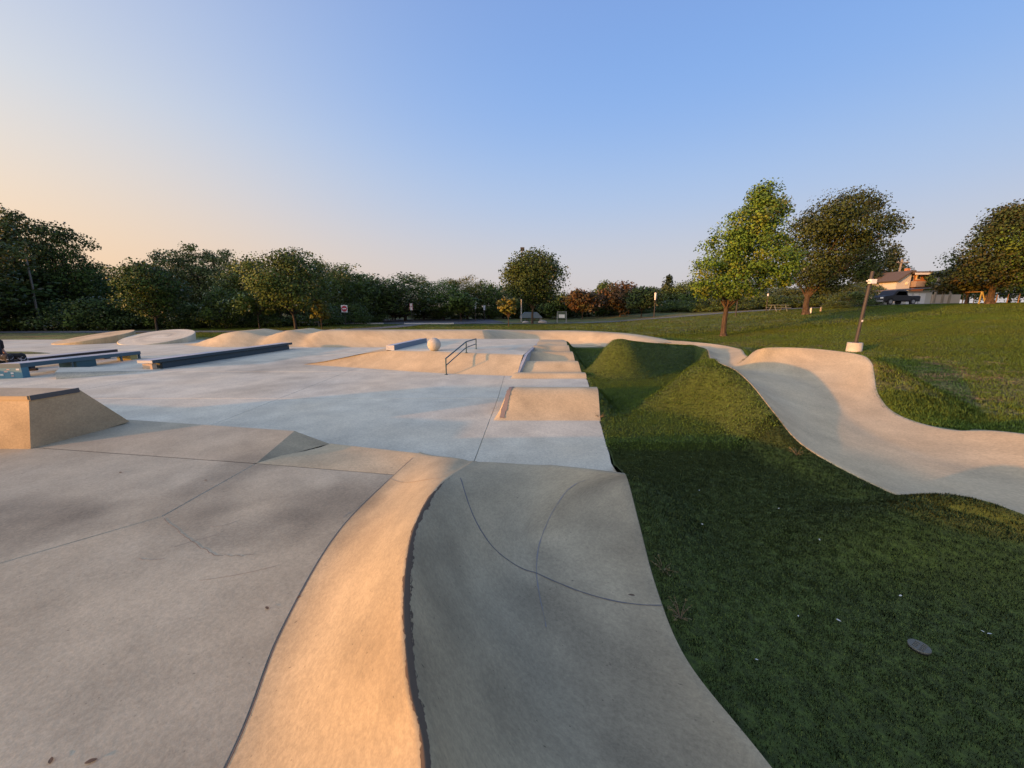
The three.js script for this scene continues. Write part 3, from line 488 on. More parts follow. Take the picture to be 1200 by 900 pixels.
{
  const R = mulberry(808), near = [], far = [], drainAt = P(1079, 757, 0.02);
  for (let i = 0; i < 60000; i++) { const z = -0.9 - 4.6 * Math.pow(R(), 0.85), u = R() * 0.985 + 0.008; const p = turfAt(z, u); if (p.x > -p.z * 1.45 + 0.6 || Math.hypot(p.x - drainAt.x, p.z - drainAt.z) < 0.06) continue; near.push([p.x, p.y - 0.002, p.z, 1]); }
  for (let i = 0; i < 52000; i++) { const z = -5.2 - 11.5 * R(), p = turfAt(z, R() * 0.98 + 0.01); far.push([p.x, p.y - 0.003, p.z, 1]); }
  const m = std(lin(1, 1, 1), { roughness: 0.85 });
  const tint = (c, x, z, R) => { const k = 0.86 + 0.28 * R(), y = 0.9 + 0.3 * fbm(x * 1.3, z * 1.3, 3, 9); return c.setRGB(0.110 * k * y, 0.137 * k * y, 0.021 * k); };
  scatter('turf_blades', tuftGeo(9, 0.028, 0.013, 0.0016, 3, 1.4), m, near, 'short green pile of the artificial turf in the foreground', 'turf', tint);
  scatter('turf_blades', tuftGeo(10, 0.05, 0.018, 0.003, 4), m, far, 'short green pile of the turf mounds farther off', 'turf', (c, x, z, R) => { const k = 0.86 + 0.28 * R(), y = 0.9 + 0.25 * fbm(x * 1.3, z * 1.3, 3, 9); return c.setRGB(0.155 * k * y, 0.235 * k * y, 0.024 * k); });  // brighter than the near pile: sunlight on the mounds put into the colour
  const lawn = [], lawn2 = [];
  const ok = (x, z) => x > parkEdge(z) + 1.9 || z < -24.6;
  for (let i = 0; i < 90000; i++) { const z = -3.5 - 24 * Math.pow(R(), 0.8), x = 4 + R() * (-z * 1.4 + 3 - 4); if (!ok(x, z) || dirtAt(x, z) > 0.35 + 1.1 * R()) continue; lawn.push([x, land(x, z) - 0.005, z, 0.8 + 0.5 * fbm(x, z, 2, 3)]); }
  for (let i = 0; i < 60000; i++) { const z = -26 - 26 * R(), x = z * -1.38 * (R() * 1.6 - 0.6); if (!ok(x, z) || (x < -8 && z > -24.6)) continue; lawn2.push([x, land(x, z) - 0.01, z, 0.8 + 0.5 * fbm(x * 0.5, z * 0.5, 2, 3)]); }
  const gt = (c, x, z, R) => { const k = 0.7 + 0.6 * R(), d = fbm(x * 0.4, z * 0.4, 3, 25), y = 0.75 + 0.5 * fbm(x * 0.15, z * 0.15, 3, 29); return c.setRGB((0.105 + 0.06 * d) * k * y, 0.20 * k * y, 0.021 * k * y); };
  for (let i = 0; i < 26000; i++) { const a = Math.floor(45 + R() * 85), b = Math.floor(R() * 22), p = bankRows[a][b].clone().lerp(bankRows[a + 1][b], R()).lerp(bankRows[a][b + 1], R() * 0.9); if (dirtAt(p.x, p.z) > 0.3 + 1.1 * R()) continue; lawn.push([p.x, p.y - 0.012, p.z, 0.9]); }
  const lm = std(lin(1, 1, 1), { roughness: 0.85 });
  scatter('grass_blades', tuftGeo(12, 0.09, 0.05, 0.004, 7), lm, lawn, 'short mown grass on the near slope of the lawn', 'grass', gt);
  scatter('grass_blades', tuftGeo(12, 0.22, 0.06, 0.010, 8), lm, lawn2, 'short mown grass on the far lawn', 'grass', gt);
}

// ------------------------------------------------------------------ ledges and pads on the left
function beamBetween(a, b, w, h) { const d = b.clone().sub(a), g = new THREE.BoxGeometry(w, h, d.length()); g.rotateX(Math.asin(clamp(d.y / d.length(), -1, 1))); g.rotateY(Math.atan2(-d.x, -d.z)); const c = a.clone().add(b).multiplyScalar(0.5); g.translate(c.x, c.y, c.z); return g; }
{ // long ledge on a recessed plinth
  const a = P(180, 434, 0), b = P(343, 409, 0), t = thing('concrete_ledge', 'long low ledge with a dark blue steel side on a recessed plinth', 'ledge', [a.x, 0, a.z], Math.atan2(-(b.x - a.x), -(b.z - a.z))), L = a.distanceTo(b);
  part('top_slab', box(0.56, 0.09, L, -0.28, 0.266, -L / 2), conc(lin(0.60, 0.59, 0.57), texFloor), t);
  part('steel_side', [box(0.014, 0.09, L, 0.007, 0.268, -L / 2), box(0.05, 0.01, L, -0.018, 0.317, -L / 2)], M.blueDark, t);
  part('plinth', box(0.40, 0.2, L - 0.5, -0.26, 0.1, -L / 2 - 0.1), M.blueDark, t);
  part('end_support', box(0.36, 0.2, 0.14, -0.22, 0.1, -0.08), conc(lin(0.62, 0.45, 0.30), texDeck), t);
}
function grindBox(name, label, a, b, w, thick, matSide, extras) {
  const dir = Math.atan2(-(b.x - a.x), -(b.z - a.z)), t = thing(name, label, 'ledge', [a.x, 0, a.z], dir), L = Math.hypot(b.x - a.x, b.z - a.z);
  const A = V(-w / 2, a.y - thick / 2, 0), B = V(-w / 2, b.y - thick / 2, -L);
  part('beam', beamBetween(A, B, w, thick), matSide, t);
  part('top_plate', beamBetween(A.clone().add(V(0, thick / 2 + 0.004, 0)), B.clone().add(V(0, thick / 2 + 0.004, 0)), w - 0.02, 0.008), conc(lin(0.56, 0.56, 0.55), texFloor), t);
  extras(t, L, (f) => mix(a.y, b.y, f) - thick);
  return t;
}
{
  const a = P(28, 426.5, 0.42), b = V(-14.75, 0.29, -15.2); a.set(-14.05, 0.42, -10.86);
  grindBox('grind_box', 'blue steel grind box on block supports with stickers on its end', a, b, 0.56, 0.12, M.blue, (t, L, y) => {
    const e = part('end_block', box(0.56, y(0) , 0.2, -0.28, y(0) / 2, -0.1), std(lin(0.06, 0.19, 0.26), { roughness: 0.6 }), t);
    const R = mulberry(12); for (let i = 0; i < 7; i++) part('sticker', box(0.05 + 0.06 * R(), 0.025 + 0.03 * R(), 0.003, -0.07 - 0.42 * R(), y(0) * (0.2 + 0.7 * R()), 0.002 + i * 0.0008), std(i % 3 === 0 ? lin(0.5, 0.35, 0.33) : lin(0.55, 0.56, 0.55)), e);
    part('leg', box(0.05, y(0.36), 0.05, -0.06, y(0.36) / 2, -L * 0.36), M.blue, t);
    part('support_block', box(0.5, y(0.47), 0.72, -0.28, y(0.47) / 2, -L * 0.47), std(lin(0.05, 0.11, 0.13)), t);
    part('leg', box(0.05, y(0.8), 0.05, -0.06, y(0.8) / 2, -L * 0.8), M.blue, t);
    part('foot_block', box(0.46, y(0.93), 0.34, -0.27, y(0.93) / 2, -L * 0.93), M.yellow, t);
    part('leg', box(0.06, y(0.99), 0.06, -0.05, y(0.99) / 2, -L + 0.04), M.blue, t);
  });
  grindBox('grind_box', 'black sided bench ledge behind the blue grind box', V(-15.75, 0.37, -9.6), V(-15.95, 0.33, -15.5), 0.5, 0.1, M.black, (t, L, y) => {
    for (const f of [0.05, 0.5, 0.93]) part('support_block', box(0.4, y(f), 0.25, -0.25, y(f) / 2, -L * f), M.black, t);
  });
}
{ // rough stone kicker pad
  const a = P(72, 438, 0), b = P(186, 429, 0), s = b.clone().sub(a).normalize(), nx = s.z, nz = -s.x;
  const rows = []; for (let i = 0; i <= 24; i++) { const f = i / 24, p = a.clone().lerp(b, f), h = 0.19 * (1 - f) + 0.008, r = [], w = 1.3; const j = () => 0.012 * (fbm(f * 30, 2.2, 3, i) - 0.5); r.push(V(p.x, -0.02, p.z), V(p.x - nx * 0.012 + j(), h * 0.5, p.z - nz * 0.012), V(p.x - nx * 0.02, h, p.z - nz * 0.02), V(p.x - nx * w, h, p.z - nz * w), V(p.x - nx * (w + 0.01), -0.02, p.z - nz * (w + 0.01))); rows.push(r); }
  const t = thing('kicker_pad', 'low grey wedge pad with a rough stone side in front of the grind box', 'ramp');
  const cap = new THREE.BufferGeometry(), r0 = rows[0], ar = []; for (const k of [0, 1, 3, 1, 2, 3, 0, 3, 4]) ar.push(r0[k].x, r0[k].y, r0[k].z); cap.setAttribute('position', new THREE.Float32BufferAttribute(ar, 3)); cap.setAttribute('uv', new THREE.Float32BufferAttribute(ar.filter((_, i) => i % 3 !== 2), 2)); cap.computeVertexNormals();
  part('rough_side', [gridGeo(rows.map((r) => r.slice(0, 3))), cap], M.rock, t);
  part('top', gridGeo(rows.map((r) => r.slice(2))), M.floor, t);
}
// two tilted discs
function disc(label, x, z, r, hi, tx, tz, mat) {
  const t = thing('tilted_disc', label, 'ramp', [x, 0, z], 0, 'tilted discs by the tree line'), n = 48, top = [], ring = [], low = [], inner = [];
  for (let i = 0; i <= n; i++) { const a = i / n * Math.PI * 2, cx = Math.cos(a), cz = Math.sin(a), y = hi / 2 * (1.06 + cx * tx + cz * tz); inner.push(V(0, hi / 2 * 1.06, 0)); top.push(V(cx * (r - 0.03), y, cz * (r - 0.03))); ring.push(V(cx * r, y - 0.03, cz * r)); low.push(V(cx * (r - 0.05), -0.02, cz * (r - 0.05))); }
  part('face', gridGeo([inner, top], true), mat, t); part('rim', gridGeo([top, ring, low], true), mat, t);
}
disc('tilted concrete disc with a shaded rim, leaning towards the grass strip', -24.3, -22.5, 1.72, 0.62, 0.5, -0.8, M.bank);
disc('tilted round concrete disc turned to the camera beside the rollers', -20.55, -22.4, 1.72, 0.62, -0.02, -1.05, M.floor);
// strips of grass let into the floor, path behind
{
  const strip = (name, poly, y, mat, label, cat) => struct(name, slabGeo(poly, () => y, 0.06), mat, label, cat);
  const g = M.lawn.clone(); g.vertexColors = false; g.color = lin(0.26, 0.25, 0.15);
  strip('grass_strip', [[-33.5, -15.9], [-20.9, -16.6], [-20.4, -16.9], [-22, -17.5], [-33.5, -18.0]], 0.012, g, 'narrow grass strip let into the concrete floor', 'grass strip');
  const pathTex = std(lin(0.22, 0.215, 0.21), { map: texFloor });
  const lane = (pts, w) => { const c = spline(pts, 90), rows = []; for (let i = 0; i < 90; i++) { const d = c[Math.min(i + 1, 89)].clone().sub(c[Math.max(i - 1, 0)]).normalize(), r = []; for (const o of [-w, 0, w]) { const x = c[i].x - d.z * o, z = c[i].z + d.x * o; r.push(V(x, land(x, z) + 0.035, z)); } rows.push(r); } return gridGeo(rows, true); };
  struct('path', lane([V(-90, 0, -31), V(-50, 0, -32), V(-30, 0, -32.2), V(-18, 0, -33.5), V(-13, 0, -38), V(-11.5, 0, -47)], 1.1), pathTex, 'grey paved walking path along the tree line', 'path');
  struct('lane', lane([V(-14, 0, -49.5), V(-4, 0, -49.3), V(8, 0, -50), V(20, 0, -51), V(34, 0, -52), V(60, 0, -54)], 1.2), pathTex, 'pale lane along the far side of the lawn', 'lane');
  const lot = slabGeo([[-25, -47], [-6, -47], [-1, -52], [-4, -66], [-28, -66]], () => 0.03, 0.1); struct('parking_lot', lot, M.asphalt, 'grey asphalt lot beyond the lawn', 'parking lot');
  for (const [x0, x1, z] of [[-24, -15.5, -46.9], [-13, -7, -46.9]]) single('kerb', box(x1 - x0, 0.14, 0.15, (x0 + x1) / 2, 0.07, z), conc(lin(0.6, 0.58, 0.55), texFloor), 'pale concrete kerb along the asphalt lot', 'kerb', 'kerbs of the parking lot');
}
console.log('park built');
//@@PART2
// ------------------------------------------------------------------ trees
const leafMat = new THREE.MeshPhysicalMaterial({ color: 0xffffff, vertexColors: true, roughness: 0.8, metalness: 0, transmission: 0.22, thickness: 0, ior: 1.3 });
const barkTex = dataTex(256, (u, v) => { const t = 0.55 + 0.5 * (tfbm(u, v * 0.25, 16, 4, 201) - 0.5) + 0.3 * (vnoise(u * 24, v * 4, 5, 0) - 0.5); return [t, t * 0.95, t * 0.9]; }, 0.8);
const barkMat = std(lin(0.26, 0.19, 0.13), { map: barkTex, bumpMap: barkTex, bumpScale: 0.02 });
const barkGrey = std(lin(0.17, 0.155, 0.14), { map: barkTex, bumpMap: barkTex, bumpScale: 0.02 });
const SHAPES = {   // [height within the crown, share of the widest radius]
  oval: [[0, 0.35], [0.12, 0.72], [0.35, 1], [0.6, 0.93], [0.82, 0.6], [1, 0.12]],
  round: [[0, 0.3], [0.15, 0.78], [0.4, 1], [0.65, 0.95], [0.86, 0.66], [1, 0.2]],
  pyramid: [[0, 0.62], [0.08, 1], [0.24, 0.97], [0.45, 0.74], [0.65, 0.52], [0.84, 0.3], [1, 0.1]],
  vase: [[0, 0.22], [0.2, 0.62], [0.45, 0.93], [0.68, 1], [0.86, 0.74], [1, 0.3]],
  spruce: [[0, 0.95], [0.1, 1], [0.3, 0.78], [0.5, 0.56], [0.7, 0.36], [0.88, 0.16], [1, 0.02]],
  bush: [[0, 0.85], [0.2, 1], [0.5, 0.92], [0.8, 0.6], [1, 0.2]],
};
const prof = (s, t) => { let i = 0; while (i < s.length - 2 && t > s[i + 1][0]) i++; return mix(s[i][1], s[i + 1][1], clamp((t - s[i][0]) / (s[i + 1][0] - s[i][0]))); };
function tube(pts, r0, r1, seg = 6) {
  const c = new THREE.CatmullRomCurve3(pts), n = Math.max(4, pts.length * 2), pos = [], nor = [], uv = [], idx = []; let L = 0, prev = null;
  for (let i = 0; i <= n; i++) {
    const f = i / n, p = c.getPoint(f), t = c.getTangent(f), a = V(0, 0, 1).cross(t).normalize(); if (a.lengthSq() < 0.1) a.set(1, 0, 0); const b = t.clone().cross(a), r = mix(r0, r1, f);
    if (prev) L += p.distanceTo(prev); prev = p;
    for (let k = 0; k <= seg; k++) { const q = k / seg * 6.28318, d = a.clone().multiplyScalar(Math.cos(q)).addScaledVector(b, Math.sin(q)); pos.push(p.x + d.x * r, p.y + d.y * r, p.z + d.z * r); nor.push(d.x, d.y, d.z); uv.push(k / seg * r0 * 6.28, L); }
  }
  for (let i = 0; i < n; i++) for (let k = 0; k < seg; k++) { const a = i * (seg + 1) + k; idx.push(a, a + 1, a + seg + 1, a + 1, a + seg + 2, a + seg + 1); }
  const g = new THREE.BufferGeometry(); g.setAttribute('position', new THREE.Float32BufferAttribute(pos, 3)); g.setAttribute('normal', new THREE.Float32BufferAttribute(nor, 3)); g.setAttribute('uv', new THREE.Float32BufferAttribute(uv, 2)); g.setIndex(idx); return g;
}
// a tree of height H: trunk and limbs as one tapering mesh, crown of many small leaf faces in clumps hung on twigs
function treeParts({ H, R, low = 0.25, shape = 'oval', leaves = 5000, leaf = 0.25, clumps = 70, rc = 0.5, colors, seed = 1, lean = 0, stem = 0.03, wild = 0.3, droop = 0.5, up = 0.35, shell = 0.4, shift = 0 }) {
  const rnd = mulberry(seed), gs = () => (rnd() + rnd() + rnd() - 1.5) * 1.15, S = SHAPES[shape], y0 = H * low, CH = H - y0;
  const cl = [], lobes = [rnd() * 6.28, rnd() * 6.28, rnd() * 6.28];
  for (let k = 0; k < clumps; k++) {
    let t, guard = 0; do { t = rnd(); } while (rnd() > prof(S, t) ** (shape === 'spruce' || shape === 'pyramid' ? 0.7 : 1.3) && guard++ < 20);
    const a = rnd() * 6.28318, wob = 1 + wild * (0.5 * Math.sin(2 * a + lobes[0] + 5 * t) + 0.5 * Math.sin(3 * a + lobes[1] - 7 * t)) + wild * 0.5 * (rnd() - 0.5);
    const rr = R * prof(S, t) * wob * Math.pow(shell + (1 - shell) * rnd(), 0.6) * (rnd() < 0.78 ? 1 : 0.5);
    cl.push({ p: V(Math.cos(a) * rr + lean * t + shift * Math.min(1, 0.35 + t * 2), y0 + t * CH * (1 - rc / CH * 0.6), Math.sin(a) * rr), s: 0.65 + 0.7 * rnd(), c: rnd(), s2: rnd(), a });
  }
  const n4 = leaves * 4, pos = new Float32Array(n4 * 3), nor = new Float32Array(n4 * 3), col = new Float32Array(n4 * 3), idx = new Uint32Array(leaves * 6);
  const u = V(), v = V(), nn = V(), c = V(), spr = shape === 'spruce';
  for (let i = 0; i < leaves; i++) {
    const k = cl[Math.floor(rnd() * cl.length)], r = rc * k.s, sr = r * 1.55 * Math.pow(rnd(), 0.42), sa = rnd() * 6.28318, sy = rnd() * 2 - 1, sh = Math.sqrt(1 - sy * sy), ox = sr * sh * Math.cos(sa), oz = sr * sh * Math.sin(sa), oy = sr * sy * 0.62 - (spr ? 0.25 * Math.hypot(ox, oz) : 0);
    c.set(k.p.x + ox, Math.max(0.05, k.p.y + oy), k.p.z + oz);
    nn.set(gs(), gs() + droop, gs()).addScaledVector(V(ox, oy, oz), 0.5 / r).normalize();
    u.set(gs(), gs() * 0.6 + up, gs()).cross(nn).normalize(); v.copy(nn).cross(u);
    const L = leaf * (0.6 + 0.7 * rnd()), W = L * (0.62 + 0.3 * rnd()), q = [[0, -L / 2], [W / 2, 0], [0, L / 2], [-W / 2, 0]];
    const pick = Math.floor(clamp(k.c + (rnd() - 0.5) * 0.16, 0, 0.999) * colors.length), cc = colors[pick], j = (0.82 + 0.36 * rnd()) * (0.85 + 0.3 * k.s2);
    const sn = nn.clone().multiplyScalar(0.5).addScaledVector(V(ox, oy * 1.5, oz).normalize(), 0.7).addScaledVector(V(c.x - lean * 0.5 - shift, (c.y - y0 - CH * 0.35) * 1.2, c.z).normalize(), 0.45).normalize();
    for (let m = 0; m < 4; m++) { const o = (i * 4 + m) * 3, bend = (m % 2 ? 0.12 : 0) * L; pos[o] = c.x + u.x * q[m][0] + v.x * q[m][1] + nn.x * bend; pos[o + 1] = c.y + u.y * q[m][0] + v.y * q[m][1] + nn.y * bend; pos[o + 2] = c.z + u.z * q[m][0] + v.z * q[m][1] + nn.z * bend; nor[o] = sn.x; nor[o + 1] = sn.y; nor[o + 2] = sn.z; col[o] = cc[0] * j; col[o + 1] = cc[1] * j; col[o + 2] = cc[2] * j; }
    idx.set([i * 4, i * 4 + 1, i * 4 + 2, i * 4, i * 4 + 2, i * 4 + 3], i * 6);
  }
  const g = new THREE.BufferGeometry(); g.setAttribute('position', new THREE.BufferAttribute(pos, 3)); g.setAttribute('normal', new THREE.BufferAttribute(nor, 3)); g.setAttribute('color', new THREE.BufferAttribute(col, 3)); g.setIndex(new THREE.BufferAttribute(idx, 1));
  const r0 = H * stem, tr = [], top = y0 + CH * (spr ? 0.96 : 0.72), w = () => (rnd() - 0.5) * r0 * 1.6;
  const axis = [V(0, -0.15, 0), V(w() * 0.4, H * 0.1, w() * 0.4), V(w() + lean * 0.1, y0, w()), V(w() + lean * 0.4 + shift * 0.6, mix(y0, top, 0.5), w()), V(lean * 0.7 + shift + w(), top, w())];
  tr.push(tube(axis, r0, r0 * 0.16, 8)); tr.push(cyl(r0 * 1.35, r0 * 0.98, r0 * 1.6, 0, -0.12, 0, 10));
  const ax = new THREE.CatmullRomCurve3(axis), far = cl.slice().sort((a, b) => b.s - a.s).slice(0, Math.min(cl.length, spr ? 10 : 26));
  for (const k of far) { const h = clamp((k.p.y - (spr ? 0 : 0.3 * Math.hypot(k.p.x, k.p.z)) - 0.1 * H) / (top + 0.15), 0.22 + low * 0.55, 0.92), s = ax.getPoint(h), mid = s.clone().lerp(k.p, 0.5).add(V(0, 0.05 * H * (spr ? -0.3 : 0.5), 0)); tr.push(tube([s, mid, k.p], r0 * mix(0.42, 0.2, h), r0 * 0.035, 5)); }
  return { crown: g, trunk: mergeGeometries(tr.map((q) => q.toNonIndexed())) };
}
const GREEN = [[0.075, 0.125, 0.022], [0.095, 0.15, 0.026], [0.06, 0.105, 0.022], [0.12, 0.165, 0.028]];
const DARK = [[0.08, 0.125, 0.027], [0.095, 0.148, 0.03], [0.068, 0.108, 0.026], [0.11, 0.155, 0.032]];
const OLIVE = [[0.07, 0.10, 0.022], [0.08, 0.115, 0.026], [0.058, 0.085, 0.02], [0.10, 0.125, 0.028]];
const LIME = [[0.10, 0.175, 0.024], [0.115, 0.195, 0.026], [0.085, 0.155, 0.024], [0.15, 0.20, 0.026]];
const YELLOW = [[0.17, 0.165, 0.026], [0.2, 0.185, 0.028], [0.13, 0.145, 0.024], [0.24, 0.19, 0.028]];
const RUST = [[0.13, 0.075, 0.03], [0.16, 0.085, 0.035], [0.10, 0.07, 0.028], [0.09, 0.085, 0.025]];
const SPRUCE = [[0.035, 0.055, 0.024], [0.045, 0.07, 0.028], [0.055, 0.075, 0.026]];
const where = (px, D) => { const p = Q(px, 362, D); return [p.x, land(p.x, -D), -D]; };
function plant(name, label, category, px, topY, wPx, D, o, group) {
  const [x, y, z] = where(px, D), H = Q(px, topY, D).y - y, R = wPx / 900 * D;
  const k = treeParts({ H, R, leaf: Math.max(0.12, 0.0072 * D), rc: R * 0.24, ...o });
  const t = thing(name, label, category, [x, y, z], 0, group);
  part('trunk', k.trunk, o.grey ? barkGrey : barkMat, t); part('crown', k.crown, leafMat, t);
  return t;
}
// single trees
plant('oak_tree', 'bright green pin oak with yellow sprigs and a bare lower trunk on the lawn', 'tree', 851, 213, 108, 24.9, { shape: 'pyramid', low: 0.28, leaves: 36000, clumps: 300, rc: 0.42, leaf: 0.135, colors: [[0.13, 0.225, 0.025], [0.11, 0.2, 0.026], [0.145, 0.235, 0.025], [0.115, 0.21, 0.026], [0.13, 0.225, 0.025], [0.11, 0.2, 0.026], [0.145, 0.235, 0.025], [0.2, 0.23, 0.024]], seed: 37, wild: 0.24, stem: 0.021, lean: 1.1, shift: 0.5, shell: 0.22 });
plant('zelkova_tree', 'dense olive vase shaped tree with a lit orange trunk behind the pin oak', 'tree', 945, 221, 100, 38, { shape: 'round', low: 0.2, leaves: 40000, clumps: 290, rc: 0.85, leaf: 0.18, colors: [[0.058, 0.085, 0.017], [0.07, 0.095, 0.019], [0.048, 0.075, 0.017], [0.08, 0.098, 0.02]], seed: 47, wild: 0.16, stem: 0.027, up: 0.9, lean: 0.3, shift: 1.9, shell: 0.2 });
plant('shade_tree', 'round topped green tree standing alone on the middle lawn', 'tree', 624, 292, 68, 49, { shape: 'round', low: 0.3, leaves: 22000, clumps: 170, rc: 0.9, leaf: 0.23, colors: [[0.065, 0.10, 0.02], [0.075, 0.115, 0.022], [0.055, 0.09, 0.02]], seed: 59, wild: 0.15, stem: 0.019, shell: 0.3 });
plant('young_tree', 'slim young tree with a thin yellow green crown beside the round topped tree', 'tree', 596, 346, 22, 42, { shape: 'oval', low: 0.36, leaves: 900, clumps: 26, colors: YELLOW, seed: 61, stem: 0.016 });
plant('maple_tree', 'dark green maple with a pointed crown behind the tilted discs', 'tree', 180, 300, 62, 33.5, { shape: 'oval', low: 0.24, leaves: 13000, leaf: 0.17, clumps: 120, colors: [[0.055, 0.10, 0.018], [0.065, 0.115, 0.02], [0.05, 0.09, 0.02]], seed: 71, wild: 0.12, stem: 0.018, up: 0.8, grey: true, shell: 0.3 });
plant('spreading_tree', 'broad dark tree with a forked trunk behind the rollers', 'tree', 344, 289, 86, 36, { shape: 'round', low: 0.27, leaves: 15000, leaf: 0.19, clumps: 120, colors: DARK, seed: 73, wild: 0.25, stem: 0.021, grey: true });
plant('young_tree', 'small yellow green sapling at the edge of the dark wood', 'tree', 375, 350, 20, 36, { shape: 'oval', low: 0.34, leaves: 900, clumps: 20, colors: YELLOW, seed: 79, stem: 0.016 });
plant('low_tree', 'small spreading green tree under the broad dark tree', 'tree', 301, 342, 54, 36.5, { shape: 'round', low: 0.42, leaves: 3000, clumps: 40, colors: GREEN, seed: 83, stem: 0.02, grey: true });
plant('oak_tree', 'green and brown tree with a lit trunk above the wooden frame', 'tree', 1158, 236, 76, 44, { shape: 'pyramid', low: 0.24, leaves: 28000, leaf: 0.22, clumps: 190, rc: 1.05, colors: [[0.055, 0.085, 0.018], [0.065, 0.095, 0.02], [0.048, 0.075, 0.02], [0.085, 0.08, 0.022]], seed: 89, wild: 0.2, stem: 0.034 });
plant('oak_tree', 'lime green oak on the hill beside the green and brown tree', 'tree', 1212, 236, 84, 41, { shape: 'oval', low: 0.2, leaves: 18000, leaf: 0.2, clumps: 150, rc: 0.95, colors: LIME, seed: 97, wild: 0.25, stem: 0.028 });
plant('low_tree', 'brownish low tree in front of the house on the hill', 'tree', 1130, 303, 52, 47, { shape: 'round', low: 0.3, leaves: 5000, clumps: 60, colors: [[0.10, 0.09, 0.02], [0.085, 0.09, 0.022], [0.13, 0.09, 0.026]], seed: 101, stem: 0.03 });
plant('low_tree', 'dark green tree against the brick wall of the house', 'tree', 1101, 311, 34, 62, { shape: 'bush', low: 0.3, leaves: 3000, clumps: 36, colors: DARK, seed: 103, stem: 0.03 });
for (const [px, top, w, D, sd] of [[1036, 282, 52, 72, 107], [1012, 300, 46, 70, 109]]) plant('spruce_tree', sd === 107 ? 'tall dark spruce beside the utility pole' : 'dark spruce between the olive tree and the tall spruce', 'tree', px, top, w, D, { shape: 'spruce', low: 0.04, leaves: 6000, clumps: 120, rc: 0.9, leaf: 0.42, colors: SPRUCE, seed: sd, wild: 0.1, stem: 0.022, droop: 0.9, shell: 0.15 });
// small ornamental trees along the far side of the lawn
const small = [[540, 342, 36, 56, 'round', 0.3, GREEN, 'green ball shaped tree before the yellow green grove'], [683, 337, 40, 63, 'round', 0.28, RUST, 'rust red tree with a pale forked trunk right of the notice board'], [727, 330, 46, 64, 'round', 0.2, RUST, 'large rust brown tree among green trees by the lane'], [752, 336, 40, 57, 'round', 0.3, OLIVE, 'olive tree beside the tall lamp with a white head'], [708, 328, 36, 70, 'oval', 0.1, GREEN, 'pointed green tree behind the rust brown tree'], [650, 341, 46, 66, 'round', 0.2, DARK, 'dark tree behind the round topped tree'], [462, 331, 28, 62, 'pyramid', 0.1, RUST, 'dark red pointed tree over the parked cars'], [433, 328, 44, 56, 'oval', 0.08, LIME, 'fresh green tree beside the red pointed tree'], [781, 321, 30, 74, 'spruce', 0.05, SPRUCE, 'feathery blue green conifer behind the lane']];
small.forEach(([px, top, w, D, shape, low, colors, label], i) => plant('park_tree', label, 'tree', px, top, w, D, { shape, low, colors, leaf: 0.0055 * D, leaves: Math.round(w * 110), clumps: 40 + w, seed: 300 + i * 7, stem: 0.022, wild: 0.2, shell: 0.25 }));
// woods: a few kinds, cloned
const kinds = {};
const makeKind = (k, o) => { const H = o.H || 12, q = treeParts({ H, R: 4.2, leaf: 0.26, rc: 0.95, leaves: 11000, clumps: 110, stem: 0.022, ...o }); const m = new THREE.Group(); part('trunk', q.trunk, barkGrey, m); part('crown', q.crown, leafMat, m); kinds[k] = m; m.userData.H = H; };
makeKind('a', { shape: 'round', low: 0.14, colors: DARK, seed: 401, wild: 0.35 }); makeKind('b', { shape: 'oval', low: 0.1, colors: GREEN, seed: 409, wild: 0.3 }); makeKind('c', { shape: 'vase', low: 0.16, colors: OLIVE, seed: 419, wild: 0.4 });
makeKind('d', { shape: 'oval', low: 0.1, colors: [[0.13, 0.165, 0.05], [0.15, 0.18, 0.056], [0.11, 0.145, 0.046]], seed: 421, wild: 0.3, rc: 0.75, up: 1, leaves: 9000 }); makeKind('e', { shape: 'round', low: 0.1, colors: LIME, seed: 431, wild: 0.3 }); makeKind('f', { shape: 'bush', low: 0.02, colors: DARK, seed: 433, wild: 0.3, clumps: 70, leaves: 6500, H: 4.6, rc: 0.75, stem: 0.03 });
makeKind('g', { shape: 'round', low: 0.1, colors: [...YELLOW, ...OLIVE], seed: 439, wild: 0.3 });
makeKind('h', { shape: 'round', low: 0.12, colors: DARK, seed: 443, wild: 0.35, leaves: 4500, leaf: 0.36 }); makeKind('i', { shape: 'oval', low: 0.1, colors: GREEN, seed: 449, wild: 0.35, leaves: 4500, leaf: 0.36 });
makeKind('j', { shape: 'round', low: 0.1, colors: DARK, seed: 453, wild: 0.3, H: 5.5, rc: 0.8, leaves: 7500, stem: 0.03 }); makeKind('k', { shape: 'round', low: 0.1, colors: OLIVE, seed: 457, wild: 0.3, H: 5.5, rc: 0.8, leaves: 7500, stem: 0.03 }); makeKind('l', { shape: 'oval', low: 0.1, colors: GREEN, seed: 461, wild: 0.3, H: 5.5, rc: 0.8, leaves: 7500, stem: 0.03 });
const kindLook = { j: 'dark leafy tree', k: 'olive spreading tree', l: 'mid green oval tree', h: 'dark leafy tree', i: 'mid green oval tree', a: 'dark leafy tree', b: 'mid green oval tree', c: 'olive spreading tree', d: 'tall pale grey green tree', e: 'lime green tree', f: 'dark leafy shrub', g: 'yellowing tree' };
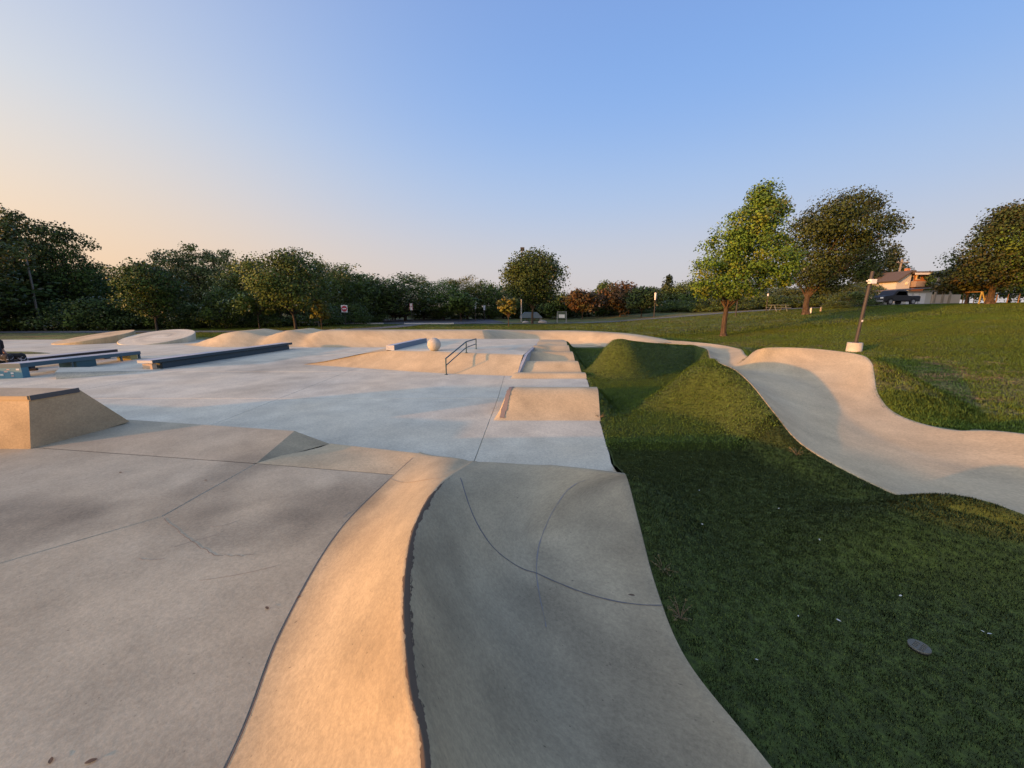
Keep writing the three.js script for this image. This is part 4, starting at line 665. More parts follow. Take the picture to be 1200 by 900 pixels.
const zone = (x, z) => { const px = 600 + 450 * x / -z; return px < 0 ? 'in the wood beside the path' : px < 60 ? 'by the leaning trunk' : px < 150 ? 'behind the first tilted disc' : px < 215 ? 'around the dark green maple' : px < 300 ? 'behind the timber rail' : px < 380 ? 'behind the broad dark tree' : px < 440 ? 'behind the do not enter sign' : px < 480 ? 'over the white cottage' : px < 590 ? 'in the grove past the parking lot' : px < 670 ? 'behind the round topped tree and shelter' : px < 780 ? 'behind the rust coloured trees' : px < 880 ? 'beyond the pin oak' : px < 1000 ? 'beyond the olive tree and lamp post' : px < 1090 ? 'around the spruces and truck' : 'on the hill behind the house yard'; };
const woodsRnd = mulberry(515);
function clone(k, px, top, wPx, D, x0, z0, Hm, Rm) {
  let x, y, z, H, R; if (px !== null) { [x, y, z] = where(px, D); H = Q(px, top, D).y - y; R = wPx / 900 * D; } else { x = x0; z = z0; y = land(x, z); H = Hm; R = Rm; }
  if (H / R < 2 && 'abc'.includes(k)) k = { a: 'j', b: 'l', c: 'k' }[k];
  const c = kinds[k].clone(); const nat = kinds[k].userData.H; c.userData = {}; c.name = numbered(k === 'f' ? 'woodland_shrub' : 'woodland_tree'); c.position.set(x, y, z); c.scale.set(R / 4.2, H / nat, R / 4.2); c.rotation.y = woodsRnd() * 6.28; scene.add(c);
  tag(c, kindLook[k] + ' ' + zone(x, z), k === 'f' ? 'shrub' : 'tree', kindLook[k] + 's ' + zone(x, z));
}
for (const a of [['c', -28, 262, 90, 31], ['c', 14, 252, 70, 36], ['c', 46, 242, 80, 38], ['b', 84, 272, 62, 39], ['b', 108, 296, 44, 41], ['g', 140, 318, 60, 45], ['a', 118, 322, 60, 43], ['a', 165, 322, 60, 43], ['d', 208, 287, 62, 45], ['d', 238, 281, 58, 46], ['d', 268, 287, 56, 46], ['b', 262, 335, 56, 37.5], ['a', 290, 303, 60, 43], ['a', 310, 300, 50, 43], ['a', 385, 303, 60, 47], ['b', 410, 310, 56, 50], ['a', 422, 325, 40, 54], ['a', 450, 338, 44, 72], ['b', 496, 322, 50, 64], ['e', 520, 326, 54, 61], ['g', 548, 322, 50, 65], ['a', 572, 328, 52, 66], ['b', 590, 334, 40, 70], ['a', 608, 338, 50, 72], ['a', 634, 342, 50, 74], ['a', 666, 344, 54, 74], ['b', 700, 346, 46, 76], ['a', 738, 342, 54, 76], ['a', 766, 336, 50, 76], ['a', 800, 328, 54, 72], ['b', 822, 326, 48, 66], ['a', 846, 334, 56, 70], ['c', 872, 336, 56, 66], ['a', 900, 334, 60, 70], ['c', 926, 336, 50, 64], ['c', 958, 334, 60, 66], ['c', 986, 332, 56, 60], ['a', 1006, 330, 50, 68], ['a', 1064, 322, 40, 84], ['a', 1090, 318, 60, 86], ['a', 1132, 312, 60, 80], ['a', 1180, 300, 70, 64], ['a', 1215, 296, 70, 62]]) clone(...a);
for (const a of [[10, 352, 80, 35], [62, 350, 76, 36], [112, 345, 84, 35.5], [150, 348, 70, 37], [200, 350, 74, 38], [238, 352, 60, 39], [285, 352, 64, 41], [330, 350, 70, 42], [372, 352, 60, 43], [410, 352, 50, 47], [436, 356, 34, 52], [500, 358, 44, 66], [530, 358, 40, 68], [566, 360, 44, 70], [600, 362, 40, 74], [640, 362, 50, 76], [676, 362, 40, 76], [716, 360, 46, 74], [748, 358, 40, 72], [782, 356, 50, 72], [812, 352, 46, 66], [842, 350, 46, 62], [884, 347, 48, 60], [912, 346, 44, 58], [966, 343, 50, 54], [994, 340, 44, 50], [980, 352, 30, 47], [1018, 342, 30, 62], [858, 346, 50, 58], [900, 344, 50, 57], [936, 344, 50, 57], [1004, 344, 44, 56], [792, 350, 50, 66], [826, 348, 50, 60]]) clone('f', ...a);
for (let i = 0; i < 16; i++) { const px = -40 + i * 34 + 16 * woodsRnd(); clone(woodsRnd() < 0.6 ? 'h' : 'i', px, 306 + 16 * woodsRnd(), 70, 52 + 6 * woodsRnd()); }
// the wood goes on past the left edge of the picture
for (let i = 0; i < 15; i++) { const s = i / 14, x = mix(-46, -74, s) + 5 * (woodsRnd() - 0.5), z = mix(-36, -10, s) + 5 * (woodsRnd() - 0.5); clone(['h', 'i'][i % 2], null, 0, 0, 0, x, z, 6 + 1.5 * woodsRnd(), 4.2 + 1.2 * woodsRnd()); }
{ // bare leaning trunk in the wood
  const b = where(46, 34.6), p = (px, py) => { const q = Q(px, py, 34.6); return V(q.x - b[0], q.y - b[1], 0); };
  const t = thing('leaning_trunk', 'thin pale trunk leaning at the left end of the wood', 'tree', b);
  part('trunk', tube([V(0.2, -0.2, 0), p(44, 366), p(38, 335), p(32, 308), p(30, 292)], 0.10, 0.05, 7), std(lin(0.20, 0.18, 0.15)), t);
  part('limb', tube([p(44, 366), p(41, 380), p(39.5, 391)], 0.05, 0.08, 6), barkGrey, t);
}

// ------------------------------------------------------------------ lamp post with concrete footing
{
  const D = 15.9, p = Q(1000, 414, D), y = land(p.x, -D), t = thing('lamp_post', 'dark leaning lamp post in a round concrete footing behind the pump track', 'lamp post', [p.x, y, -D]);
  const top = Q(1000.5, 401.5, D).y - y;
  part('footing', cyl(0.27, 0.255, top + 0.1, 0, -0.1, 0, 24), conc(lin(0.74, 0.69, 0.6), texDeck), t);
  const pole = (a, b, r) => bar(V(0.22 * a / 3.5, a, 0), V(0.22 * b / 3.5, b, 0), r, 10), H = Q(1016, 318, D).y - y;
  part('base_plate', cyl(0.15, 0.15, 0.03, 0, top, 0, 4), M.darkMetal, t);
  part('pole', pole(top, H, 0.062), M.darkMetal, t);
  const h = Q(1015, 330, D).y - y, f = part('camera_box', [box(0.22, 0.17, 0.15, 0.17, h, 0.1)], M.white, t); part('bracket', box(0.12, 0.05, 0.08, 0.02, h + 0.02, 0.1), M.white, f);
  const s = Q(1006, 376, D).y - y; part('sticker', box(0.07, 0.08, 0.004, 0.22 * s / 3.5, s, 0.064), M.white, t);
}
// ------------------------------------------------------------------ far small things
function sign(px, yTop, yBot, wPx, D, label, draw) {
  const b = where(px, D), y1 = Q(px, yTop, D).y - b[1], y0 = Q(px, yBot, D).y - b[1], w = wPx / 450 * D, t = thing('sign', label, 'sign', b);
  part('post', box(0.06, y1, 0.05, 0, y1 / 2, -0.04), M.darkMetal, t); const pl = part('plate', box(w, y1 - y0, 0.02, 0, (y0 + y1) / 2, 0), M.white, t);
  draw(pl, w, y1 - y0, (y0 + y1) / 2);
}
const red = std(lin(0.5, 0.05, 0.07)), darkPrint = std(lin(0.05, 0.04, 0.05));
sign(403.5, 357.5, 366, 7.2, 43, 'square white and red do not enter sign before the dark wood', (p, w, h, y) => { const g = new THREE.CylinderGeometry(w * 0.46, w * 0.46, 0.006, 28); g.rotateX(Math.PI / 2); g.translate(0, y, 0.013); const d = part('disc', g, red, p); part('bar', box(w * 0.62, h * 0.13, 0.004, 0, y, 0.019), M.white, d); });
sign(482, 355.5, 363.5, 3.6, 54, 'tall narrow white sign with red edges by the parking lot', (p, w, h, y) => { part('edge', box(w * 0.14, h, 0.006, -w * 0.42, y, 0.013), red, p); part('edge', box(w * 0.14, h, 0.006, w * 0.42, y, 0.013), red, p); part('print', box(w * 0.4, h * 0.12, 0.004, 0, y, 0.013), red, p); });
function lantern(px, yTop, yBot, wPx, D, label) {
  const b = where(px, D), y1 = Q(px, yTop, D).y - b[1], y0 = Q(px, yBot, D).y - b[1], w = wPx / 450 * D, t = thing('path_lamp', label, 'lamp post', b);
  part('pole', cyl(0.06, 0.045, y0, 0, 0, 0, 8), M.darkMetal, t); part('head', cyl(w * 0.34, w * 0.5, y1 - y0, 0, y0, 0, 10), std(lin(0.75, 0.74, 0.72), { roughness: 0.4 }), t); part('cap', cyl(w * 0.55, w * 0.1, w * 0.3, 0, y1, 0, 10), M.darkMetal, t);
}
lantern(557, 356, 362, 2.8, 56, 'path lamp with a white head left of the pair before the grove'); lantern(567.5, 358, 363.5, 2.8, 60, 'second white path lamp behind the first, nearer the young tree'); lantern(688.5, 360, 364, 2, 70, 'small white path lamp beside the rust red tree'); lantern(767, 343, 351.5, 2.6, 52, 'tall path lamp with a slim white head before the conifer'); lantern(863, 340, 345, 3, 44, 'path lamp with a white head behind the pin oak trunk'); lantern(898, 344, 347, 2, 50, 'thin path lamp between the pin oak and the olive tree');
{ // floodlight mast behind the round topped tree
  const b = where(611, 56), y1 = Q(611, 293, 56).y - b[1], t = thing('flood_light_mast', 'tall thin floodlight mast behind the round topped tree', 'mast', b); part('pole', cyl(0.1, 0.06, y1, 0, 0, 0, 8), M.galv, t); part('lamp_head', box(0.55, 0.5, 0.35, 0.1, y1 + 0.1, 0), M.darkMetal, t);
}
{ // picnic shelter
  const D = 60, b = where(622, D), w = 25 / 450 * D, y1 = Q(622, 371.5, D).y - b[1], y2 = Q(622, 366, D).y - b[1], t = thing('picnic_shelter', 'open picnic shelter with a slate blue roof behind the round topped tree', 'shelter', b);
  const s = new THREE.Shape(); s.moveTo(-w / 2, y1 - 0.12); s.lineTo(-w / 2, y1); s.lineTo(-w * 0.28, y2); s.lineTo(w * 0.28, y2); s.lineTo(w / 2, y1); s.lineTo(w / 2, y1 - 0.12); const g = new THREE.ExtrudeGeometry(s, { depth: 3, bevelEnabled: false }); g.translate(0, 0, -1.5); part('roof', g, std(lin(0.12, 0.16, 0.19)), t);
  for (const [sx, sz] of [[-1, 1.3], [1, 1.3], [-1, -1.3], [1, -1.3]]) part('post', box(0.14, y1 - 0.1, 0.14, sx * w * 0.44, (y1 - 0.1) / 2, sz), M.galv, t);
  part('table', [box(1.8, 0.06, 0.8, 0, 0.74, 0), box(1.8, 0.05, 0.28, 0, 0.45, 0.7), box(1.8, 0.05, 0.28, 0, 0.45, -0.7), box(0.1, 0.72, 0.6, -0.6, 0.36, 0), box(0.1, 0.72, 0.6, 0.6, 0.36, 0)], M.wood, t);
}
{ // notice board
  const D = 50, b = where(658.5, D), w = 9.5 / 450 * D, y1 = Q(658, 366.2, D).y - b[1], y0 = Q(658, 373.5, D).y - b[1], t = thing('notice_board', 'framed notice board with a pale sheet at the edge of the lawn', 'notice board', b);
  part('panel', box(w, y1 - y0, 0.05, 0, (y0 + y1) / 2, 0), std(lin(0.08, 0.11, 0.08)), t); part('sheet', box(w * 0.72, (y1 - y0) * 0.55, 0.01, 0, y0 + (y1 - y0) * 0.42, 0.032), M.white, t);
  for (const s of [-1, 1]) part('post', box(0.09, y1 + 0.05, 0.09, s * (w / 2 + 0.05), y1 / 2, 0), M.galv, t); part('cap_rail', box(w + 0.2, 0.07, 0.12, 0, y1 + 0.08, 0), M.galv, t);
}
for (const [px, D, w, l] of [[636, 51, 1.2, 'pale stone block on the lawn edge beside the notice board'], [616, 51, 0.9, 'flat pale stone under the round topped tree']]) { const b = where(px, D), g = new THREE.DodecahedronGeometry(w / 2, 1); g.scale(1, 0.45, 0.7); const m = single('boulder', g, conc(lin(0.55, 0.5, 0.44), texDeck), l, 'boulder'); m.position.set(b[0], b[1] + w * 0.1, b[2]); }
for (const [px0, px1, D, l] of [[283, 322, 40.5, 'long grey timber rail at the foot of the wood'], [349, 372, 41, 'short grey timber rail beside the broad dark tree']]) {
  const a = where(px0, D), c = where(px1, D), t = thing('timber_rail', l, 'rail', a), L = c[0] - a[0], n = Math.round(L / 1.7); part('rail', box(L, 0.14, 0.1, L / 2, 0.46, 0), std(lin(0.2, 0.19, 0.18)), t); for (let i = 0; i <= n; i++) part('post', box(0.11, 0.42, 0.11, L * i / n, 0.18, 0), std(lin(0.16, 0.15, 0.14)), t);
}
{ // white cottage and cars past the lot
  const D = 84, b = where(451, D), w = 2.6, t = thing('white_cottage', 'small white cottage glimpsed under the trees past the lot', 'house', b);
  part('wall', box(w, 2.3, 4, 0, 1.15, -2), std(lin(0.6, 0.62, 0.66)), t); const s = new THREE.Shape(); s.moveTo(-w / 2 - 0.2, 2.25); s.lineTo(0, 3.2); s.lineTo(w / 2 + 0.2, 2.25); const g = new THREE.ExtrudeGeometry(s, { depth: 4.3, bevelEnabled: false }); g.translate(0, 0, -4.1); part('roof', g, std(lin(0.13, 0.12, 0.12)), t);
  for (const x of [-0.75, 0.8]) { const f = part('window', box(0.62, 0.9, 0.06, x, 1.35, 0.02), M.white, t); part('pane', box(0.5, 0.78, 0.02, x, 1.35, 0.06), std(lin(0.03, 0.035, 0.04), { roughness: 0.1 }), f); }
}
function car(name, label, px, D, turn, paint, pickup) {
  const b = where(px, D), t = thing(name, label, pickup ? 'truck' : 'car', b, turn), W = pickup ? 1.95 : 1.78;
  const prof2 = pickup ? [[-2.75, 0.55], [-2.78, 1.05], [-2.7, 1.12], [-0.95, 1.14], [-0.8, 1.2], [-0.55, 1.78], [-0.35, 1.86], [0.75, 1.86], [0.95, 1.8], [1.45, 1.22], [2.55, 1.12], [2.75, 0.95], [2.78, 0.5]] : [[-2.15, 0.4], [-2.2, 0.85], [-1.95, 0.98], [-1.2, 1.42], [0.4, 1.44], [1.15, 0.98], [2.05, 0.84], [2.2, 0.6], [2.18, 0.36]];
  const R = pickup ? 0.4 : 0.32, ax = pickup ? 1.75 : 1.32, s = new THREE.Shape(); s.moveTo(...prof2[0]); for (const p of prof2.slice(1)) s.lineTo(...p); for (const x of [ax, -ax]) { s.lineTo(x + R + 0.08, prof2[0][1]); s.absarc(x, R, R + 0.09, 0.25, Math.PI - 0.25, false); s.lineTo(x - R - 0.08, prof2[0][1]); } s.closePath();
  const g = new THREE.ExtrudeGeometry(s, { depth: W - 0.16, bevelEnabled: true, bevelSize: 0.06, bevelThickness: 0.08, bevelSegments: 3 }); g.translate(0, 0, -(W - 0.16) / 2); part('body', g, paint, t);
  const glass = std(lin(0.015, 0.018, 0.022), { roughness: 0.08 });
  for (const z of [-1, 1]) { const wshape = new THREE.Shape(pickup ? [[-0.62, 1.26], [-0.42, 1.74], [0.72, 1.74], [1.12, 1.26]].map((p) => new THREE.Vector2(...p)) : [[-1.35, 1.02], [-1.0, 1.34], [0.3, 1.36], [0.85, 1.02]].map((p) => new THREE.Vector2(...p))); const wg = new THREE.ShapeGeometry(wshape); if (z < 0) wg.rotateY(Math.PI), wg.scale(-1, 1, 1); wg.translate(0, 0, z * (W / 2 + 0.004)); part('side_window', wg, glass, t); for (const x of [ax, -ax]) { const tg = new THREE.CylinderGeometry(R, R, 0.24, 20); tg.rotateX(Math.PI / 2); tg.translate(x, R, z * (W / 2 - 0.1)); const tyre = part('tyre', tg, M.black, t); const rg = new THREE.CylinderGeometry(R * 0.6, R * 0.6, 0.02, 14); rg.rotateX(Math.PI / 2); rg.translate(x, R, z * (W / 2 + 0.03)); part('rim', rg, M.galv, tyre); } }
  for (const z of [-1, 1]) { part('headlight', box(0.06, 0.16, 0.34, prof2[prof2.length - 1][0] + 0.03, pickup ? 0.92 : 0.68, z * (W / 2 - 0.28)), M.white, t); part('tail_light', box(0.05, 0.26, 0.14, prof2[0][0] - 0.05, pickup ? 0.95 : 0.8, z * (W / 2 - 0.16)), red, t); }
  part('bumper', box(0.1, 0.16, W - 0.1, prof2[0][0] - 0.06, 0.5, 0), pickup ? M.galv : paint, t); part('bumper', box(0.1, 0.18, W - 0.1, prof2[prof2.length - 1][0] + 0.05, 0.48, 0), pickup ? M.galv : paint, t);
}
const gloss = (c) => new THREE.MeshPhysicalMaterial({ color: c, roughness: 0.6, clearcoat: 0.12, clearcoatRoughness: 0.3 });
car('pickup_truck', 'black pickup truck parked on the hill before the white doors', 1046, 54, Math.PI + 0.12, gloss(lin(0.012, 0.012, 0.016)), true);
car('parked_car', 'dark blue car parked beside the white cottage', 466, 78, 0.5, gloss(lin(0.02, 0.03, 0.06)), false); car('parked_car', 'pale grey car parked under the trees past the lot', 488, 82, 0.1, gloss(lin(0.4, 0.41, 0.43)), false);
// ------------------------------------------------------------------ house, outbuilding and yard on the hill
{
  const D = 64, b = where(1068, D), X = (px) => Q(px, 340, D).x - b[0], Y = (py) => Q(1068, py, D).y - b[1], t = thing('hill_house', 'cream gabled house with a sunlit brick upper wall on the hill', 'house', b);
  const cream = std(lin(0.55, 0.50, 0.42)), brick = std(lin(0.42, 0.17, 0.075)), roofM = std(lin(0.10, 0.075, 0.06)), trim = std(lin(0.66, 0.6, 0.52)), glass = std(lin(0.05, 0.05, 0.055), { roughness: 0.08 });
  const gab = new THREE.Shape([[X(1049), -0.5], [X(1065), -0.5], [X(1065), Y(319)], [X(1062), Y(318)], [X(1049), Y(328)]].map((p) => new THREE.Vector2(...p))), gg = new THREE.ExtrudeGeometry(gab, { depth: 6, bevelEnabled: false }); gg.translate(0, 0, -6); part('gable_wall', gg, cream, t);
  part('brick_wall', box(X(1093) - X(1065), Y(321) + 0.5, 6.2, (X(1065) + X(1093)) / 2, (Y(321) - 0.5) / 2, -3.6), brick, t);
  const rf = new THREE.Shape([[X(1046), Y(329)], [X(1061.5), Y(317)], [X(1066), Y(317)], [X(1066), Y(318.5)], [X(1062), Y(318.6)], [X(1047), Y(330.5)]].map((p) => new THREE.Vector2(...p))), rg = new THREE.ExtrudeGeometry(rf, { depth: 7, bevelEnabled: false }); rg.translate(0, 0, -6.5); part('roof', rg, roofM, t);
  const r2 = part('roof', box(X(1096) - X(1063) , 0.35, 7.6, (X(1063) + X(1096)) / 2, Y(319.6), -3.2), roofM, t); part('fascia', box(X(1095.5) - X(1064), 0.3, 0.1, (X(1064) + X(1095.5)) / 2, Y(320.4) - 0.1, 0.68), trim, r2); part('chimney', box(0.5, 0.7, 0.5, X(1073), Y(318) + 0.3, -2), brick, r2);
  for (const [p0, p1, y0, y1] of [[1074, 1079, 327.5, 321.8], [1084, 1088, 327, 322], [1066.5, 1071, 330, 323]]) { const f = part('window', box(X(p1) - X(p0), Y(y1) - Y(y0), 0.12, (X(p0) + X(p1)) / 2, (Y(y0) + Y(y1)) / 2, -0.46), trim, t); part('pane', box((X(p1) - X(p0)) * 0.6, (Y(y1) - Y(y0)) * 0.7, 0.04, (X(p0) + X(p1)) / 2, (Y(y0) + Y(y1)) / 2, -0.37), glass, f); }
  part('balcony', box(X(1090) - X(1067), 0.9, 1.2, (X(1067) + X(1090)) / 2, Y(333), 0.1), std(lin(0.3, 0.22, 0.16)), t); part('door', box(0.9, 2.0, 0.06, X(1052.5), 0.9, 0.03), trim, t); part('wall_lamp', box(0.35, 0.4, 0.12, X(1061), Y(332), 0.06), std(lin(0.8, 0.7, 0.5)), t);
}
{
  const D = 58, b = where(1088, D), X = (px) => Q(px, 345, D).x - b[0], Y = (py) => Q(1088, py, D).y - b[1], t = thing('garage', 'low garage with tall white doors and a block wall below the house', 'outbuilding', b);
  const wallM = std(lin(0.46, 0.44, 0.40)), blk = std(lin(0.42, 0.34, 0.26));
  part('wall', box(X(1093) - X(1057), Y(340), 5, (X(1057) + X(1093)) / 2, Y(340) / 2 - 0.2, -2.6), wallM, t); part('block_wall', box(X(1126) - X(1093), Y(343.5), 0.3, (X(1093) + X(1126)) / 2, Y(343.5) / 2 - 0.2, -0.1), blk, t);
  const r = new THREE.Shape([[X(1055), Y(340.4)], [X(1094), Y(337.6)], [X(1094), Y(336.6)], [X(1055), Y(339.2)]].map((p) => new THREE.Vector2(...p))), rg = new THREE.ExtrudeGeometry(r, { depth: 6, bevelEnabled: false }); rg.translate(0, 0, -5.4); part('roof', rg, std(lin(0.13, 0.11, 0.10)), t);
  for (const [p0, p1] of [[1063, 1069], [1070, 1076.5], [1077.5, 1084.5]]) part('door', box(X(p1) - X(p0), Y(343.5), 0.08, (X(p0) + X(p1)) / 2, Y(343.5) / 2 - 0.05, 0.02), std(lin(0.62, 0.61, 0.60)), t);
  part('gutter', box(X(1093) - X(1057), 0.12, 0.14, (X(1057) + X(1093)) / 2, Y(341) , 0.06), std(lin(0.3, 0.3, 0.3)), t);
}
{
  const D = 68, b = where(1044, D), y1 = Q(1049, 304, D).y - b[1], t = thing('utility_pole', 'weathered utility pole with a crossarm beside the spruce', 'pole', b); part('pole', bar(V(0, 0, 0), V(0.35, y1, 0), 0.15, 8), std(lin(0.22, 0.19, 0.16)), t); part('crossarm', box(1.9, 0.13, 0.13, 0.33, y1 - 0.5, 0.16), std(lin(0.22, 0.19, 0.16)), t); for (const x of [-0.4, 0.4, 1.1]) part('insulator', cyl(0.05, 0.04, 0.16, x, y1 - 0.43, 0.16, 8), M.galv, t);
}
for (const [px, top] of [[1092.5, 325], [1102, 326.5], [1110, 333]]) { const b = where(px, 56), y1 = Q(px, top, 56).y - b[1]; const m = single('yard_post', box(0.2, y1 + 0.3, 0.2, 0, (y1 - 0.3) / 2, 0), std(lin(0.25, 0.20, 0.14)), 'tall wooden post standing in the yard by the garage', 'post', 'posts in the yard'); m.position.set(...b); }
{
  const b = where(1149, 45), t = thing('wooden_frame', 'leaning yellow timber A-frame under the green and brown tree', 'frame', b); part('leg', bar(V(-0.35, 0, 0), V(-0.3, 1.45, 0), 0.07, 6), M.yellow, t); part('leg', bar(V(0.3, 0, 0.1), V(-0.28, 1.4, 0.05), 0.07, 6), M.yellow, t); part('beam', bar(V(-0.3, 1.4, 0.1), V(-0.3, 1.4, -1.6), 0.06, 6), M.wood, t);
}
{ // wire fence along the yard
  const t = thing('yard_fence', 'thin wire fence on posts along the top of the hill', 'fence', where(1126, 49)), o = t.position; const pts = []; for (let i = 0; i <= 7; i++) { const w = where(1126 + i * 13, 49 - i * 0.4); pts.push(V(w[0] - o.x, w[1] - o.y, w[2] - o.z)); }
  for (const p of pts) part('post', cyl(0.05, 0.05, 1.15, p.x, p.y, p.z, 6), M.wood, t); for (const h of [0.4, 0.75, 1.08]) part('wire', pts.slice(1).map((p, i) => bar(pts[i].clone().add(V(0, h, 0)), p.clone().add(V(0, h, 0)), 0.012, 5)), M.galv, t);
}
for (const [px, D, h, mt, l] of [[950.5, 39.5, 0.55, M.white, 'short white post beside the olive tree'], [962, 41, 0.5, conc(lin(0.5, 0.45, 0.4), texDeck), 'short stone post right of the white post']]) { const b = where(px, D), m = single('marker_post', [cyl(0.09, 0.08, h, 0, -0.05, 0, 10), cyl(0.08, 0.02, 0.06, 0, h - 0.05, 0, 10)], mt, l, 'post'); m.position.set(...b); }
{
  const b = where(912, 47), t = thing('picnic_table', 'weathered picnic table on the lawn left of the olive tree', 'table', b); const w = std(lin(0.2, 0.22, 0.2)); part('table_top', box(1.9, 0.06, 0.8, 0, 0.74, 0), w, t); for (const z of [-0.72, 0.72]) part('bench', box(1.9, 0.05, 0.28, 0, 0.45, z), w, t); for (const x of [-0.65, 0.65]) { part('leg', bar(V(x, 0, -0.7), V(x, 0.72, -0.2), 0.045, 6), w, t); part('leg', bar(V(x, 0, 0.7), V(x, 0.72, 0.2), 0.045, 6), w, t); }
}

// ------------------------------------------------------------------ person sitting on the black sided ledge
function sdfMesh(bones, lo, hi, cell, k = 0.03) {
  const size = Math.max(hi.x - lo.x, hi.y - lo.y, hi.z - lo.z), res = Math.ceil(size / cell) + 4, half = size / 2 * res / (res - 4), c = lo.clone().add(hi).multiplyScalar(0.5), mc = new MarchingCubes(res, M.black, false, false, 200000); mc.isolation = 0;
  const p = V(), ab = V(), ap = V();
  for (let z = 0; z < res; z++) for (let y = 0; y < res; y++) for (let x = 0; x < res; x++) {
    p.set(c.x + (x / res * 2 - 1) * half, c.y + (y / res * 2 - 1) * half, c.z + (z / res * 2 - 1) * half); let d = 9;
    for (const [a, b, ra, rb, kk] of bones) { ab.copy(b).sub(a); ap.copy(p).sub(a); const t = clamp(ap.dot(ab) / Math.max(1e-9, ab.lengthSq())), q = ap.addScaledVector(ab, -t).length() - mix(ra, rb, t), s = kk || k, h = clamp(0.5 + 0.5 * (d - q) / s); d = mix(d, q, h) - s * h * (1 - h); }
    mc.field[x + y * res + z * res * res] = -d;
  }
  mc.update(); const n = mc.count, g = new THREE.BufferGeometry(), pa = new Float32Array(n * 3), na = new Float32Array(n * 3);
  for (let i = 0; i < n; i++) for (let m = 0; m < 3; m++) { pa[i * 3 + m] = mc.positionArray[i * 3 + m] * half + [c.x, c.y, c.z][m]; na[i * 3 + m] = mc.normalArray[i * 3 + m]; }
  g.setAttribute('position', new THREE.BufferAttribute(pa, 3)); g.setAttribute('normal', new THREE.BufferAttribute(na, 3)); return g;
}
{ // local axes: x to the front (towards the grind box), y up, origin on the floor
  const t = thing('person', 'person in black patterned trousers sitting on the black sided ledge', 'person', [-16.06, 0, -11.9], 0.12);
  const skin = std(lin(0.45, 0.24, 0.16), { roughness: 0.6 }), hips = V(0, 0.47, 0), chest = V(-0.03, 0.85, 0), neck = V(0.0, 1.02, 0), head = V(0.06, 1.17, 0);
  const B = [[V(0, 0.46, -0.08), V(0, 0.46, 0.08), 0.12, 0.12], [hips, chest, 0.125, 0.135], [V(-0.03, 0.93, -0.15), V(-0.03, 0.93, 0.15), 0.065, 0.065], [chest, neck, 0.12, 0.055], [neck, V(0.03, 1.1, 0), 0.055, 0.055], [head, V(0.075, 1.2, 0), 0.088, 0.095], [V(0.11, 1.11, 0), V(0.12, 1.13, 0), 0.05, 0.055], [V(0.165, 1.165, 0), V(0.18, 1.15, 0), 0.012, 0.017, 0.015]];
  const arms = [], legs = [], shoes = [];
  for (const s of [-1, 1]) {
    const sh = V(-0.03, 0.93, s * 0.2), el = V(-0.1, 0.68, s * 0.27), wr = V(0.05, 0.48, s * 0.27); arms.push([sh, el, 0.055, 0.043], [el, wr, 0.042, 0.028], [wr, V(0.11, 0.435, s * 0.27), 0.03, 0.032]);
    const hp = V(0.02, 0.46, s * 0.1), kn = V(0.5, 0.48, s * 0.17), an = V(0.58, 0.1, s * 0.2); legs.push([hp, kn, 0.09, 0.062], [kn, V(0.54, 0.3, s * 0.185), 0.06, 0.058], [V(0.54, 0.3, s * 0.185), an, 0.056, 0.038]);
    shoes.push([V(0.55, 0.055, s * 0.2), V(0.78, 0.045, s * 0.23), 0.05, 0.042], [an, V(0.58, 0.05, s * 0.2), 0.042, 0.05]);
    arms.push([head.clone().add(V(-0.01, 0, s * 0.092)), head.clone().add(V(-0.01, 0.03, s * 0.096)), 0.018, 0.02, 0.012]);
  }
  const fingers = []; for (const s of [-1, 1]) { for (let f = 0; f < 4; f++) { const z = s * (0.242 + f * 0.019), L = [0.06, 0.07, 0.065, 0.05][f], a = V(0.125, 0.43, z), m = V(0.125 + L * 0.6, 0.415, z), e = V(0.125 + L, 0.39, z); fingers.push([a, m, 0.0095, 0.0088, 0.006], [m, e, 0.0088, 0.0075, 0.006]); } const z = s * 0.236; fingers.push([V(0.085, 0.44, z + s * 0.01), V(0.115, 0.43, z - s * 0.025), 0.012, 0.0105, 0.008], [V(0.115, 0.43, z - s * 0.025), V(0.145, 0.415, z - s * 0.03), 0.0105, 0.0085, 0.006]); }
  const body = sdfMesh([...B, ...arms, ...legs, ...shoes.map(([a, b, c, d]) => [a, b, c * 0.85, d * 0.85])], V(-0.3, 0, -0.4), V(0.9, 1.36, 0.4), 0.015);
  const hand = (s) => sdfMesh([[V(0.05, 0.48, s * 0.27), V(0.11, 0.435, s * 0.27), 0.027, 0.03], [V(0.11, 0.44, s * 0.25), V(0.125, 0.432, s * 0.29), 0.016, 0.016], ...fingers.filter(([a]) => a.z * s > 0)], V(0.0, 0.36, s * 0.27 - 0.09), V(0.22, 0.52, s * 0.27 + 0.09), 0.004, 0.012);
  part('body', mergeGeometries([body, hand(-1), hand(1)]), skin, t);
  part('shirt', sdfMesh([[hips.clone().add(V(0, 0.04, 0)), chest, 0.142, 0.15], [V(-0.03, 0.93, -0.17), V(-0.03, 0.93, 0.17), 0.08, 0.08], [chest, V(-0.01, 0.96, 0), 0.14, 0.09], ...[-1, 1].map((s) => [V(-0.03, 0.93, s * 0.2), V(-0.08, 0.76, s * 0.255), 0.072, 0.066])], V(-0.3, 0.3, -0.4), V(0.3, 1.1, 0.4), 0.015), std(lin(0.02, 0.02, 0.023)), t);
  // loose black trousers with a scattered white print
  const tg = sdfMesh([[V(0, 0.45, -0.09), V(0, 0.45, 0.09), 0.145, 0.145], ...legs.map(([a, b, c, d]) => [a, b, c + 0.028, d + 0.032])], V(-0.25, 0.02, -0.4), V(0.75, 0.66, 0.4), 0.015, 0.035), tp = tg.attributes.position, tc = [];
